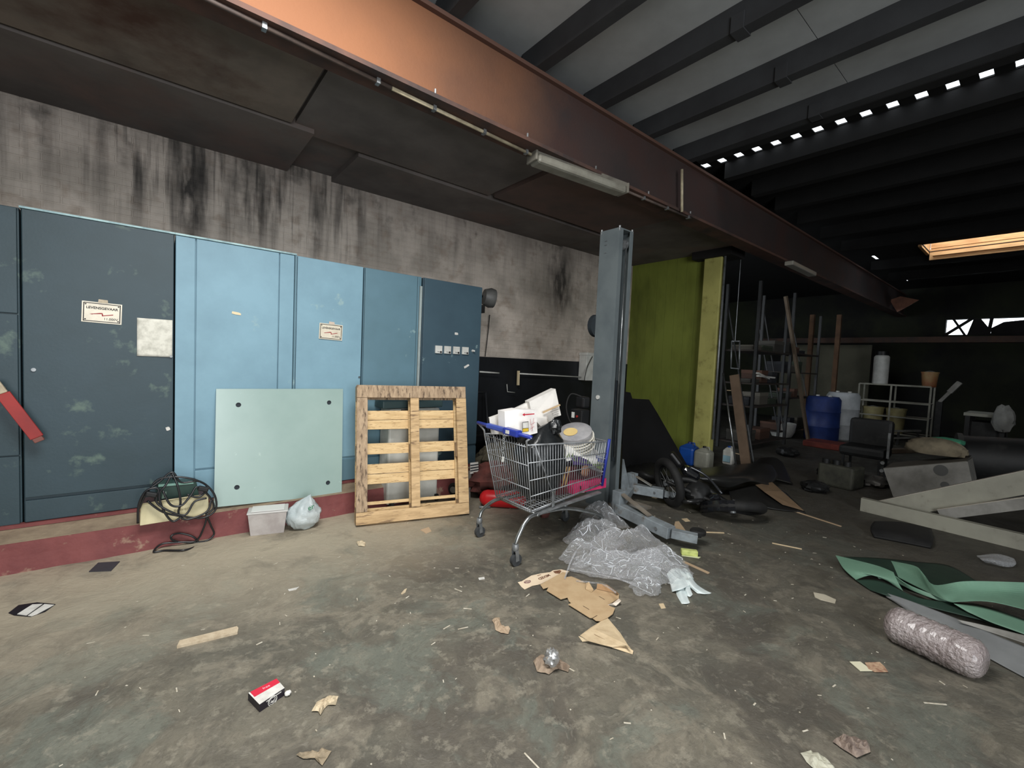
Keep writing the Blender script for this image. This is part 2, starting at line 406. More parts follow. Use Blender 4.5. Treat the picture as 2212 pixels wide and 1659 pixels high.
green = mat('lime_green_paint', (126, 136, 58), (110, 118, 48), rough=.6, scale=2.2, c3=(70, 78, 26), s3=1.2, t3=(.5, .8), bump=.12, bscale=30, stretch=(1, 1, .4))
b = MB()
wg = MB().box((XG+.012, 3.72, 0), (XG+.2, YW+.2, 4.4)).build('wall_right', green, keep=True); struct(wg)
for k in range(8):      # vertical boards of the green partition
    y0 = 3.72+k*.187
    MB().box((XG, y0, 0), (XG+.012, y0+.184, 3.62)).build('board', green, wg, bevel=.002)
yel = mat('yellow_green_paint', (180, 176, 104), (162, 158, 92), rough=.55, scale=2.5, c3=(130, 124, 66), s3=5, t3=(.55, .7))
c_ = thing('pillar', 'yellow-green square pillar at the open end of the lime green wall', 'pillar', (7.0, 3.55, 0))
MB().box((6.9, 3.42, 0), (7.04, 3.71, 3.3)).build('shaft', yel, c_, bevel=.012)
MB().box((6.84, 3.25, 3.3), (7.3, 3.9, 3.43)).build('capital', dark, c_, bevel=.01)
MB().tube([(6.93, 3.385, .4), (6.93, 3.385, 3.3)], .018).build('conduit', galv, c_, smooth=True)

# roof over the bay and the workshop beyond
soot = mat('sooty_ceiling', (114, 107, 104), (92, 86, 84), rough=.9, scale=1.3, c3=(118, 98, 92), s3=1.0, t3=(.52, .72))
b = MB(); b.box((-5, 3.02, ZS+.02), (XG+.2, YW+.2, ZS+.2)); so = b.build('ceiling', soot, keep=True); struct(so)
soot2 = mat('soot_panel', (128, 116, 106), (106, 97, 90), rough=.9, scale=2.0, c3=(84, 60, 50), s3=1.3, t3=(.5, .7))
soot3 = mat('soot_panel_red', (112, 90, 84), (90, 80, 77), rough=.9, scale=1.6)
MB().box((-3, 3.06, ZS-.05), (.86, 4.12, ZS+.02)).build('panel', soot2, so)
MB().box((-3, 4.16, ZS-.06), (1.05, YW, ZS+.02)).build('panel', soot, so)
MB().box((.9, 3.06, ZS-.02), (3.0, 4.3, ZS+.02)).build('panel', soot, so)
MB().box((3.05, 3.06, ZS-.04), (5.1, 4.25, ZS+.02)).build('panel', soot3, so)
MB().box((1.5, 4.35, ZS-.04), (5.1, YW, ZS+.02)).build('panel', soot, so)
MB().box((5.15, 3.06, ZS-.02), (XG, YW, ZS+.02)).build('panel', soot, so)

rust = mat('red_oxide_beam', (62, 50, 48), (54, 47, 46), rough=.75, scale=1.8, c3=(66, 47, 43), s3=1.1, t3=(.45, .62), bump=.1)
# the warm-lit left stretch is painted into the colour: orange fading along the beam
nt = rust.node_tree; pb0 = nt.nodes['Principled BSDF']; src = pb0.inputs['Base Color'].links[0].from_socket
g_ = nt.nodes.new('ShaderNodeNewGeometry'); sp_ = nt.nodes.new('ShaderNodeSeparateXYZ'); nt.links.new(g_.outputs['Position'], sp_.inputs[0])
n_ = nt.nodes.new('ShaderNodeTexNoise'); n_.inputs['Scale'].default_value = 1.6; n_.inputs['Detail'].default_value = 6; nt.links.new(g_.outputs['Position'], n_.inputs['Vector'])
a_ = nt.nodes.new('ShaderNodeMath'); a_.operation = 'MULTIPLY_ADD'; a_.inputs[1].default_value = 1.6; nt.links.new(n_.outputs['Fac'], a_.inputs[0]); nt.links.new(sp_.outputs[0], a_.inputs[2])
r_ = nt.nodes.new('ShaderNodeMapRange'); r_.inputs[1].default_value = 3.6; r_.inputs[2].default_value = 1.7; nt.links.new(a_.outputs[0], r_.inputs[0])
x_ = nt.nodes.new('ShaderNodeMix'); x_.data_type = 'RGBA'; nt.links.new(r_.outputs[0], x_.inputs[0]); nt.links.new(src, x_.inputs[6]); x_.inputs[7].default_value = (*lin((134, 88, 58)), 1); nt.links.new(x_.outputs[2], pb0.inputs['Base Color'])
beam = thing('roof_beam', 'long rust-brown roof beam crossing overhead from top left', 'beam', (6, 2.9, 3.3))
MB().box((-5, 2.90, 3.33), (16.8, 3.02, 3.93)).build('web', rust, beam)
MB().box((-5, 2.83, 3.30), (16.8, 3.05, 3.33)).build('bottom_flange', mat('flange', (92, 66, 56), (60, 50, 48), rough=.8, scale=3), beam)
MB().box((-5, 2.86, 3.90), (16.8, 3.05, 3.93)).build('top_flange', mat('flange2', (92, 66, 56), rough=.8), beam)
for k in range(5): MB().cyl((1.5+k*.85, 2.845, 3.33), (1.5+k*.85, 2.845, 3.365), .008, n=8).build('bolt', galv, beam)

roofm = mat('grey_roof_sheet', (172, 175, 176), (156, 158, 159), rough=.8, scale=1.4)
purl = mat('dark_purlin', (56, 57, 59), (46, 46, 48), rough=.8, scale=2)
ZR = 4.1
rf = MB().box((-5, -6, ZR+.02), (-1.5, 9.2, ZR+.1)).build('roof', dark, keep=True); struct(rf, 'dark edge of the roof above the bay')
px = [-1.5, -.75, 0.0, .82, 1.64, 2.47, 3.26, 4.05, 4.84]
MB().box((-1.5, -6, ZR+.06), (4.84, 9.2, ZR+.1)).build('roof_deck', dark, rf)
for i in range(len(px)-1):
    for j, (y0, y1) in enumerate(((-6, -3.6), (-3.6, -.9), (-.9, 1.35), (1.35, 5.4))):
        MB().box((px[i]+.006, y0+.003, ZR+.02), (px[i+1]-.006, y1-.003, ZR+.05)).build('roof_panel', roofm, rf)
for i, x in enumerate(px):
    MB().box((x-.05, -6, ZR-.17), (x+.05, 3.05, ZR+.02)).build('purlin', purl, rf)
    for y in (.2, 1.55): MB().box((x-.062, y, ZR-.18), (x+.062, y+.09, ZR-.06)).build('splice_plate', purl, rf)
# workshop roof further on, with the row of daylight slots
b = MB(); xs0, xs1 = 5.40, 5.55
b.box((4.845, -6, ZR+.015), (xs0, 9.2, ZR+.03))
ys = [.30+.205*i for i in range(15)]; y = -6
for yy in ys:
    b.box((xs0, y, ZR+.02), (xs1, yy, ZR+.03)); y = yy+.085
b.box((xs0, y, ZR+.02), (xs1, 9.2, ZR+.03))
slits = [(1735, 510, .1, .05), (1801, 545, .09, .03), (1832, 562, .42, .06), (1866, 581, .4, .05), (1902, 609, .25, .03)]
# roof from xs1 on, leaving the slits and the rooflight open
holes = []
for sx, sy, lx, ly in slits:
    p = fl(sx, sy, ZR+.04); p.y = min(p.y, 2.66); holes.append((p.x-lx/2, p.x+lx/2, p.y-ly/2, p.y+ly/2))
holes.append((11.55, 12.3, .30, 1.80))
holes.sort()
def carve(b, x0, x1, y0, y1, hs):
    hs = [h for h in hs if h[0] < x1-1e-6 and h[1] > x0+1e-6 and h[2] < y1-1e-6 and h[3] > y0+1e-6]
    if not hs:
        b.box((x0, y0, ZR+.02), (x1, y1, ZR+.035)); return
    h = hs[0]; a, c, d, e = max(h[0], x0), min(h[1], x1), max(h[2], y0), min(h[3], y1)
    if a > x0+1e-6: carve(b, x0, a, y0, y1, hs)
    if c < x1-1e-6: carve(b, c, x1, y0, y1, hs)
    if d > y0+1e-6: carve(b, a, c, y0, d, hs[1:])
    if e < y1-1e-6: carve(b, a, c, e, y1, hs[1:])
carve(b, xs1, 22, -6, 9.2, holes)
vdark = mat('soot_black', (13, 13, 13), (20, 19, 19), rough=.95)
r2 = b.build('roof_far', vdark, keep=True); struct(r2, 'black workshop roof pierced by a row of daylight slots')
for x in (4.95, 5.62, 6.4, 7.2, 8.1, 9.2, 10.4, 12.6, 14.2): MB().box((x-.06, -6, ZR-.18), (x+.06, 2.8, ZR+.02)).build('purlin', vdark, r2)
wood_l = mat('bare_timber', (206, 160, 108), (180, 132, 84), rough=.7, scale=5, stretch=(3, .6, 3))
rl = MB().box((12.31, 0.29, ZR-.14), (12.36, 1.80, ZR+.08)).build('window_1', wood_l, keep=True); struct(rl, 'timber reveal of the far rooflight')
MB().box((12.34, 0.29, ZR+.10), (12.42, 1.80, ZR+.45)).build('reveal_board', wood_l, rl)
MB().box((11.5, 1.81, ZR-.02), (12.40, 1.86, ZR+.45)).build('reveal_board', wood_l, rl)
MB().box((12.20, 0.29, ZR-.08), (12.29, 1.74, ZR-.02)).build('batten', wood_l, rl)
# far walls
farm = mat('dark_green_wall', (42, 46, 30), (30, 32, 25), rough=.85, scale=.8, c3=(22, 22, 21), s3=.6, t3=(.45, .6))
b = MB(); XF = 17
b.box((XF, -6, 0), (XF+.2, 9.2, 2.45)); b.box((XF, -6, 3.2), (XF+.2, 9.2, 4.3)); b.box((XF, 2.02, 2.45), (XF+.2, 9.2, 3.2)); b.box((XF, -6, 2.45), (XF+.2, .5, 3.2))
b.box((XF, .5, 2.45), (XF+.2, 2.02, 2.78))
wf = b.build('wall_far', farm, keep=True); struct(wf)
wn = MB().bar((XF-.02, 2.05, 2.74), (XF-.02, 1.5, 3.22), .06, .07).build('window_2', dark, keep=True); struct(wn, 'broken high window at the far end')
for p, q, ww in (((XF-.02, 1.9, 3.25), (XF-.02, 1.62, 2.75), .05), ((XF-.02, 1.2, 2.75), (XF-.02, 1.16, 3.22), .07), ((XF-.02, 1.55, 2.8), (XF-.02, .4, 2.74), .1)):
    MB().bar(p, q, ww, .05).build('glazing_bar', dark, wn)
MB().prism([(XF+.05, 1.6, 2.76), (XF+.05, 1.5, 3.2), (XF+.05, 1.36, 3.2), (XF+.05, 1.2, 2.95), (XF+.05, 1.2, 2.76)], (.02, 0, 0)).build('boarding', dark, wn)
MB().prism([(XF+.05, 1.16, 2.95), (XF+.05, .95, 3.1), (XF+.05, .5, 3.15), (XF+.05, .5, 2.76), (XF+.05, 1.16, 2.76)], (.02, 0, 0)).build('boarding', dark, wn)
b = MB(); b.box((XG, 9, 0), (22, 9.2, 4.3)); struct(b.build('wall_north', mat('dim_wall', (54, 52, 46), (38, 36, 34), rough=.9, scale=1), keep=True))
b = MB(); b.box((-5.2, -6, 0), (-5, YW+.2, 4.3)); struct(b.build('wall_left', mat('dull_wall', (120, 112, 100), (96, 90, 82), rough=.9), keep=True))
b = MB(); b.box((-5, -6.2, 0), (22, -6, 4.3)); struct(b.build('wall_front', mat('dull_wall2', (88, 82, 74), (66, 62, 58), rough=.9), keep=True))
b = MB().box((14.6, -5.8, 2.42), (14.9, 6.0, 2.56)); mz = b.build('trim_2', mat('mezz_beam', (70, 50, 40), (50, 42, 38), rough=.8), keep=True); struct(mz, 'long low beam across the far workshop')
MB().box((15.6, 3.3, 0), (15.68, 5.6, 2.42)).build('trim_3', mat('pale_partition', (86, 84, 70), (70, 68, 56), rough=.85, scale=1.2), keep=True)
struct(D.objects['trim_3'], 'pale partition panel at the far end')

# plinth under the cabinets
redp = mat('worn_red_paint', (124, 68, 66), (108, 56, 56), rough=.7, scale=5, c3=(150, 122, 104), s3=7, t3=(.6, .68), bump=.3, bscale=20)
beige = mat('bare_ledge', (150, 134, 112), (128, 112, 94), rough=.85, scale=6, bump=.3, bscale=25)
b = MB()
n = 60; vs = []; fs = []
for i in range(n+1):
    x = -3+i*(6.0/n); r_ = .018*nz((x*2.3, 0, 0))+.010*nz((x*7, 3, 0))
    vs += [(x, 4.09+r_, 0), (x, 4.115+r_*.5, .10+r_*.5), (x, 4.13, .192), (x, 4.32, .235), (x, 4.32, 0)]
for i in range(n):
    for k in range(5): fs.append((i*5+k, i*5+(k+1) % 5, (i+1)*5+(k+1) % 5, (i+1)*5+k))
fs += [(4, 3, 2, 1, 0), tuple(n*5+k for k in range(5))]
pb = b.add(vs, fs).build('baseboard_back', redp, keep=True); struct(pb, 'worn red plinth with a bare ledge under the blue cabinets')
b = MB().add([(-3, 4.128, .194), (3, 4.128, .194), (3, 4.30, .238), (-3, 4.30, .238), (-3, 4.128, .19), (3, 4.128, .19), (3, 4.30, .23), (-3, 4.30, .23)],
             [(0,1,2,3), (0,4,5,1), (1,5,6,2), (2,6,7,3), (3,7,4,0), (7,6,5,4)]).build('ledge', beige, pb)
MB().box((-3, 4.283, .238), (3, 4.33, .262)).build('paint_strip', redp, pb)

# ------------------------------------------------------------------ blue switchgear cabinets
def blue(name, c, c2, wear=(150, 176, 176), t3=(.66, .74)):
    return mat(name, c, c2, rough=.5, scale=2.4, thr=(.35, .7), c3=wear, s3=5, t3=t3, bump=.03, bscale=60)
teal = blue('dull_teal_paint', (52, 70, 78), (46, 63, 69), wear=(88, 106, 98), t3=(.62, .72))
sky = blue('light_blue_paint', (128, 164, 180), (116, 150, 166))
mid = blue('greyed_blue_paint', (98, 130, 144), (90, 120, 132))
deep = blue('deep_blue_paint', (66, 88, 100), (60, 80, 92))
gap = mat('dark_gap', (26, 34, 40), rough=.9)
pale_edge = mat('pale_lit_edge', (176, 206, 208), (130, 158, 164), rough=.6, scale=9)
YC, ZB, ZT = 4.3, .262, 2.355
def cabinet(label, x0, x1, M, name='switchgear_cabinet'):
    t = thing(name, label, 'cabinet', ((x0+x1)/2, 4.7, ZB), 'blue switchgear cabinets along the wall')
    MB().box((x0+.004, YC+.022, ZB), (x1-.004, YC+.78, ZT)).build('body', M, t, bevel=.004)
    return t
def panel(t, x0, x1, M, z0=ZB+.004, z1=ZT-.006, name='panel', y=YC, th=.020):
    return MB().box((x0, y, z0), (x1, y+th, z1)).build(name, M, t, bevel=.003)
ca = cabinet('dull teal cabinet at the far left, with the red lever on it', -2.1, -.700, teal)
panel(ca, -2.08, -.712, teal, z0=.262, z1=.72); panel(ca, -2.08, -.712, teal, z0=.728, z1=1.66); panel(ca, -2.08, -.712, teal, z0=1.668)
cb = cabinet('wide dull teal cabinet with a danger sign and a white sheet of paper', -.700, .105, teal)
panel(cb, -.688, .098, teal, z0=.435, name='door', y=YC-.006, th=.026)
panel(cb, -.688, .098, teal, z0=ZB+.004, z1=.412, name='kick_panel', y=YC)
MB().cyl((-.64, YC-.006, 1.30), (-.64, YC-.016, 1.30), .012).build('lock', galv, cb, smooth='edge')
MB().cyl((.085, YC-.004, 1.42), (.085, YC-.022, 1.42), .009).build('lock', galv, cb, smooth='edge')
cc = cabinet('pale sky-blue cabinet between the teal one and the second danger sign', .105, .962, sky)
panel(cc, .110, .232, sky, name='side_strip'); panel(cc, .240, .822, sky, z0=.52, name='door'); panel(cc, .240, .822, sky, z1=.505, name='kick_panel'); panel(cc, .830, .945, sky, name='side_strip')
MB().box((.948, YC-.012, ZB), (.962, YC+.02, ZT)).build('cover_strip', mid, cc)
MB().cyl((.80, YC, 1.08), (.80, YC-.012, 1.08), .010).build('lock', galv, cc, smooth='edge')
cd = cabinet('light blue cabinet carrying the smaller looking danger sign', .964, 1.572, sky)
panel(cd, .972, 1.560, sky, z0=.50, name='door'); panel(cd, .972, 1.560, mid, z1=.47, name='kick_panel')
MB().cyl((1.545, YC, 1.28), (1.545, YC-.014, 1.28), .008).build('lock', chrome, cd, smooth='edge')
ce = cabinet('plain grey-blue cabinet without signs, left of the meters', 1.576, 2.20, mid)
panel(ce, 1.584, 2.14, mid, z0=.50, name='door'); panel(ce, 1.584, 2.14, mid, z1=.47, name='kick_panel'); panel(ce, 2.145, 2.165, mid, name='edge_strip')
MB().box((2.17, YC-.004, ZB), (2.196, YC+.018, ZT-.10)).build('cover_strip', mat('pale_strip', (160, 172, 170), (140, 150, 150), rough=.6), ce)
cf = cabinet('darkest blue cabinet at the right end, with four small meters', 2.215, 2.985, deep)
panel(cf, 2.224, 2.972, deep, z0=.50, name='door'); panel(cf, 2.224, 2.972, deep, z1=.47, name='kick_panel')
for i in range(4):
    p = on(947+19.1*i, 755+.9*i, 1, YC-.004)
    mm = MB().box((p.x-.042, YC-.020, p.z-.042), (p.x+.042, YC, p.z+.042)).build('meter', white_pl, cf, bevel=.003)
    b = MB().bar((p.x-.02, YC-.022, p.z-.022), (p.x+.028, YC-.022, p.z-.028), .004, .003); b.cyl((p.x+.022, YC-.020, p.z-.026), (p.x+.022, YC-.026, p.z-.026), .011, n=10); b.build('needle', ink, mm)
p = on(1021, 758, 1, YC); MB().cyl(p, p+V((0, -.035, 0)), .016, .010).build('knob', white_pl, cf, smooth='edge')
# top rail; its pale colour paints in the light on the top edge
for t, x0, x1 in ((cb, -.70, .105), (cc, .105, .962)):
    MB().box((x0, YC-.012, ZT-.004), (x1, YC+.03, ZT+.010)).build('top_rail', pale_edge, t, bevel=.002)
# lever
lv = thing('red_lever', 'red lever with a pale grip slanting across the teal cabinets at far left', 'lever', (-.7, 4.2, 1.1))
p0, p1 = on(6, 850, 1, 4.2), on(80, 945, 1, 4.2)
redpaint = mat('red_lever_paint', (158, 46, 42), (136, 40, 38), rough=.5)
b = MB().bar(p0, p1, .066, .018, up=(0, 1, 0)); b.build('lever_arm', redpaint, lv, bevel=.003)
d_ = (p1-p0).normalized(); b = MB().bar(p0-d_*.09, p0, .05, .022, up=(0, 1, 0)); b.build('lever_grip', tan_tape, lv, bevel=.006)
MB().bar(p1, p1+d_*.03, .05, .03, up=(0, 1, 0)).build('lever_tip', mat('bare_tip', (120, 74, 66), rough=.6), lv, bevel=.004)
MB().cyl(p1-d_*.02, (p1.x-d_.x*.02, YC-.008, p1.z-d_.z*.02), .016).build('lever_pivot', galv, lv)
MB().cyl(p0-d_*.03, (p0.x-d_.x*.03, YC-.002, p0.z-d_.z*.03), .012).build('lever_pivot', galv, lv)

# danger signs
enamel = mat('cream_enamel', (226, 218, 198), (208, 198, 178), rough=.35, scale=12)
def sign(x0, x1, z0, z1, tilt, label, tape):
    y = YC-.008; c = V(((x0+x1)/2, y, (z0+z1)/2)); t = thing('danger_sign', label, 'sign', (c.x, y, z0), 'enamel danger signs on the cabinets')
    X = V((math.cos(tilt), 0, math.sin(tilt))); Z = V((-math.sin(tilt), 0, math.cos(tilt))); w_, h_ = x1-x0, z1-z0
    def q(u, v, dy=0): return c+X*(u*w_/2)+Z*(v*h_/2)+V((0, dy, 0))
    MB().prism([q(-1, -1), q(1, -1), q(1, 1), q(-1, 1)], (0, -.002, 0)).build('plate', enamel, t)
    b = MB()
    a_, i_ = .93, .88; aw, iw = .90, .83
    for (P, Q) in ((((-a_), -aw), (a_, -iw)), ((-a_, iw), (a_, aw)), ((-a_, -aw), (-i_, aw)), ((i_, -aw), (a_, aw))):
        b.prism([q(P[0], P[1], -.002), q(Q[0], P[1], -.002), q(Q[0], Q[1], -.002), q(P[0], Q[1], -.002)], (0, -.0008, 0))
    b.build('border', ink, t)
    text_mesh('LEVENSGEVAAR', .0235, q(0, .42, -.0025), X, Z, 'lettering', ink, t, bold=.0006)
    text_mesh('11.000V', .023, q(.45, -.58, -.0025), X, Z, 'lettering', ink, t, bold=.0002)
    MB().prism([q(u, v, -.0022) for u, v in ((-.62, -.2), (-.1, -.02), (.02, -.02), (.06, -.24), (.56, -.06), (.56, -.14), (0, -.34), (-.02, -.12), (-.45, -.2), (-.48, -.24))], (0, -.0008, 0)).build('lightning_bolt', red_ink, t)
    for u, v in ((-.82, .74), (.82, .74), (-.82, -.72), (.82, -.72)):
        MB().cyl(q(u, v, -.0018), q(u, v, -.005), .0045, n=10).build('screw', ink, t)
    tp = MB().prism([q(-.22, .98, -.003), q(.28, .98, -.003), q(.26, 1.28, 0), (q(-.20, 1.30, 0))], (0, -.0012, 0)).build('tape', tape, t)
    return t
sign(-.409, -.199, 1.640, 1.785, -.03, 'cream LEVENSGEVAAR sign on the dull teal cabinet, above the paper', tan_tape)
sign(1.163, 1.372, 1.627, 1.773, -.03, 'cream LEVENSGEVAAR sign on the light blue cabinet above the pallet', mat('beige_tape', (196, 180, 164), rough=.6))
# paper sheet and tape scraps
def gridfn(x0, x1, z0, z1, y, curl):
    def fn(u, v):
        return V((x0+(x1-x0)*u+.006*v*0, y-.003-curl*(u**3)*(.4+.6*v)-.003*nz((u*5, v*5, 0)), z0+(z1-z0)*v))
    return fn
b = MB().grid(gridfn(-.115, .092, 1.415, 1.697, YC-.010, .02), 12, 14)
tag(b.build('paper_sheet', mat('grubby_paper', (222, 220, 208), (188, 186, 174), rough=.8, scale=14, thr=(.42, .62)), smooth=True, solid=.0006), 'blank grubby white sheet of paper taped to the teal cabinet', 'paper')
def scrap(px_, py_, w_, h_, a, label, M=tan_tape, y=YC-.001):
    p = on(px_, py_, 1, y-.002); X = V((math.cos(a), 0, math.sin(a))); Z = V((-math.sin(a), 0, math.cos(a)))
    pts = [p+X*(u*w_)+Z*(v*h_) for u, v in ((-.5, -.4), (-.1, -.5), (.5, -.35), (.46, .3), (.2, .5), (-.5, .45))]
    tag(MB().prism(pts, (0, -.0012, 0)).build('tape_scrap', M), label, 'tape')
cream_t = mat('cream_tape', (226, 208, 170), rough=.6)
scrap(511, 677, .066, .022, -.15, 'cream tape scrap on the pale sky-blue cabinet', cream_t)
scrap(986, 721, .045, .028, -.05, 'small white tape scrap above the four meters', paper_w)
scrap(1008, 791, .075, .026, .5, 'slanting white tape scrap below the four meters', paper_w)
scrap(363, 926, .025, .03, .3, 'tiny white chip of tape low on the teal cabinet', paper_w, YC-.007)

# things around the back wall right of the cabinets
t = thing('wall_horn', 'grey rounded horn peeking out behind the right end of the cabinets', 'horn', (3.15, 5.0, 2.25))
p = on(1050, 650, 1, 4.75)
MB().lathe([(.02, 0), (.10, .02), (.13, .10), (.12, .16), (.02, .17)], (p.x-.06, 4.75, p.z+.05), (1, -.3, -.1)).build('bell', mat('horn_grey', (92, 92, 90), (60, 60, 60), rough=.5), t, smooth='edge')
MB().box((p.x-.12, 4.74, p.z-.16), (p.x-.02, YW, p.z-.06)).build('bracket', dark, t)
tag(MB().tube([on(1058, 680, 1, 5.15), on(1054, 720, 1, 5.15), on(1048, 770, 1, 5.15)], .006, smooth=5).build('cable', rubber, smooth=True), 'thin dark cable hanging down the brick wall beside the cabinets', 'cable')
tag(MB().tube([on(1036, 803, 1, 5.1), on(1078, 806, 1, 5.1)], .012).build('wall_rail', white_pl, smooth=True), 'short white rail on the black wall next to the cabinets', 'rail')
t = thing('wall_pipe', 'long thin white pipe with an upright end on the black wall', 'pipe', on(1120, 830, 1, 5.12))
MB().tube([on(1120, 807, 1, 5.12), on(1262, 815, 1, 5.12)], .011).build('pipe_run', white_pl, t, smooth=True)
MB().bar(on(1120, 801, 1, 5.12), on(1119, 832, 1, 5.12), .03, .03).build('upright', mat('cream_paint', (214, 196, 160), rough=.6), t)
MB().tube([on(1095, 830, 1, 5.12), on(1096, 846, 1, 5.12), on(1112, 848, 1, 5.12)], .006).build('bracket', white_pl, t, smooth=True)
t = thing('switch_box', 'tall off-white cover box on the wall left of the lift post', 'box', (5.35, 5.0, 1.3))
p, q = on(1262, 822, 1, 5.05), on(1281, 765, 1, 5.05)
MB().box((p.x, 5.02, p.z), (q.x+.02, YW-.005, q.z)).build('cover', white_pl, t, bevel=.01)
MB().box((p.x-.01, 5.01, q.z-.03), (q.x+.03, YW-.005, q.z+.02)).build('lid', white_pl, t, bevel=.006)
MB().tube([on(1280, 770, 1, 4.98), on(1268, 795, 1, 4.98), on(1262, 822, 1, 4.98)], .006, smooth=5).build('wire', rubber, t, smooth=True)
# dim clutter standing at the foot of the black wall
t = thing('black_crate', 'black plastic crate in the dark corner behind the trolley', 'crate', (4.0, 4.9, 0))
MB().box((3.75, 4.72, 0), (4.35, 5.12, .52)).build('shell', black_pl, t, bevel=.01)
for k in range(4): MB().box((3.78, 4.705, .08+k*.11), (4.32, 4.72, .13+k*.11)).build('rib', black_pl, t)
t = thing('folding_chair', 'black folding chair frame standing against the black wall', 'chair', (3.5, 4.9, 0))
b = MB()
for x in (3.25, 3.62): b.tube([(x, 4.75, 0), (x, 4.95, .5), (x, 5.05, 1.05)], .012)
b.tube([(3.25, 5.05, 1.05), (3.62, 5.05, 1.05)], .012); b.tube([(3.25, 5.05, 0), (3.25, 4.8, .5)], .012); b.tube([(3.62, 5.05, 0), (3.62, 4.8, .5)], .012)
b.build('frame', mat('dull_black_metal', (48, 50, 54), rough=.35), t, smooth=True)
MB().box((3.26, 4.72, .49), (3.61, 4.98, .52)).build('seat', black_pl, t, bevel=.006)
# ------------------------------------------------------------------ glass panel leaning
gp = thing('glass_panel', 'large pale green frosted glass panel with four holes leaning on the cabinets', 'panel', (.9, 4.15, .2))
A, B_, C_, D_ = [on(x, y, 1, Y) for x, y, Y in ((462, 1096, 4.15), (738, 1068, 4.15), (741, 840, 4.27), (467, 840, 4.27))]
bm = bmesh.new()
def gq(u, v): return (A.lerp(B_, u)).lerp(D_.lerp(C_, u), v)
th = V((0, .010, 0)); hl = [(.155, .86), (.875, .87), (.155, .15), (.875, .12)]
nb = 20; ring = []
b = MB()
cells = [(0, .5, 0, .5, hl[2]), (.5, 1, 0, .5, hl[3]), (0, .5, .5, 1, hl[0]), (.5, 1, .5, 1, hl[1])]
for u0, u1, v0, v1, (hu, hv) in cells:
    outer = []; inner = []
    for i in range(nb):
        a = 2*math.pi*i/nb; ca_, sa_ = math.cos(a), math.sin(a)
        t1 = min([s for s in ((u1-hu)/ca_ if ca_ > 1e-6 else 9, (u0-hu)/ca_ if ca_ < -1e-6 else 9, (v1-hv)/sa_ if sa_ > 1e-6 else 9, (v0-hv)/sa_ if sa_ < -1e-6 else 9)])
        outer.append((hu+ca_*t1, hv+sa_*t1)); inner.append((hu+ca_*.0195, hv+sa_*.0205))
    for c_u, c_v in ((u0, v0), (u1, v0), (u1, v1), (u0, v1)):
        k = min(range(nb), key=lambda i: (outer[i][0]-c_u)**2+(outer[i][1]-c_v)**2); outer[k] = (c_u, c_v)
    vs = [gq(*p) for p in outer]+[gq(*p) for p in inner]; vs += [p+th for p in vs]
    fs = []
    for i in range(nb):
        j = (i+1) % nb; fs += [(i, j, nb+j, nb+i), (2*nb+i, 3*nb+i, 3*nb+j, 2*nb+j), (nb+i, nb+j, 3*nb+j, 3*nb+i), (i, 2*nb+i, 2*nb+j, j)]
    b.add(vs, fs)
b.build('sheet', mat('frosted_green_glass', (158, 180, 174), (148, 171, 165), rough=.28, scale=1.6, spec=.6, c3=(180, 200, 192), s3=9, t3=(.68, .72)), gp)
for hu, hv in hl:
    p = gq(hu, hv)+V((0, .012, 0)); MB().cyl(p, p+V((0, .004, 0)), .028, n=20).build('hole_grommet', mat('grommet', (44, 50, 56), rough=.7), gp)

# ------------------------------------------------------------------ pallet
PB = V((1.344, 3.715, .02)); PR = V((2.345, 3.455, .02))
U = (PR-PB).normalized(); Nn = V((-U.y, U.x, 0)); PW = (PR-PB).length
PT = pl(783, 838, PB, V((U.x, U.y, 0)))
# choose the lean so that the top edge reaches its height
H_ = 1.235; LEAN = .27
S = (Nn*LEAN+V((0, 0, 1))*math.sqrt(H_**2-LEAN**2)).normalized(); Q = U.cross(S)
if Q.y < 0: Q = -Q
pal = thing('wooden_pallet', 'weathered wooden pallet standing on edge against a white appliance', 'pallet', PB)
wood = mat('pallet_wood', (212, 180, 136), (178, 148, 108), rough=.8, scale=7, stretch=(.6, .6, 4), c3=(122, 98, 74), s3=12, t3=(.56, .68), bump=.15, bscale=60)
wood_g = mat('pallet_wood_weathered', (182, 158, 130), (148, 126, 102), rough=.85, scale=9, stretch=(4, 4, .6), c3=(96, 80, 66), s3=10, t3=(.52, .64), bump=.2, bscale=60)
wood_c = mat('pallet_wood_clean', (224, 194, 146), (204, 172, 124), rough=.8, scale=8, stretch=(.6, .6, 5), c3=(146, 114, 78), s3=26, t3=(.57, .66), bump=.12, bscale=60)
def pbox(u0, u1, s0, s1, q0, q1, name, M):
    g_ = random.uniform(-.0015, .0015)
    MB().obox(PB+U*u0+S*s0+Q*(q0+g_), U*(u1-u0), S*(s1-s0), Q*(q1-q0)).build(name, M, pal, bevel=.002)
pbox(0, PW, H_-.115, H_, 0, .022, 'board', wood_g)
pbox(0, PW, 0, .105, 0, .022, 'board', wood)
pbox(0, .095, .108, H_-.118, 0, .022, 'board', wood_g)
pbox(PW-.10, PW, .108, H_-.118, 0, .022, 'board', wood)
pbox(PW/2-.035, PW/2+.045, .108, H_-.118, -.004, .020, 'board', wood)
for cu, w_ in ((0, .095), (PW/2-.035, .08), (PW-.10, .10)):
    for cs in (.0, H_/2-.07, H_-.14): pbox(cu, cu+w_, cs, cs+.14, .024, .10, 'block', wood_g)
    pbox(cu, cu+w_, 0.0, H_, .102, .122, 'stringer_board', wood_c)
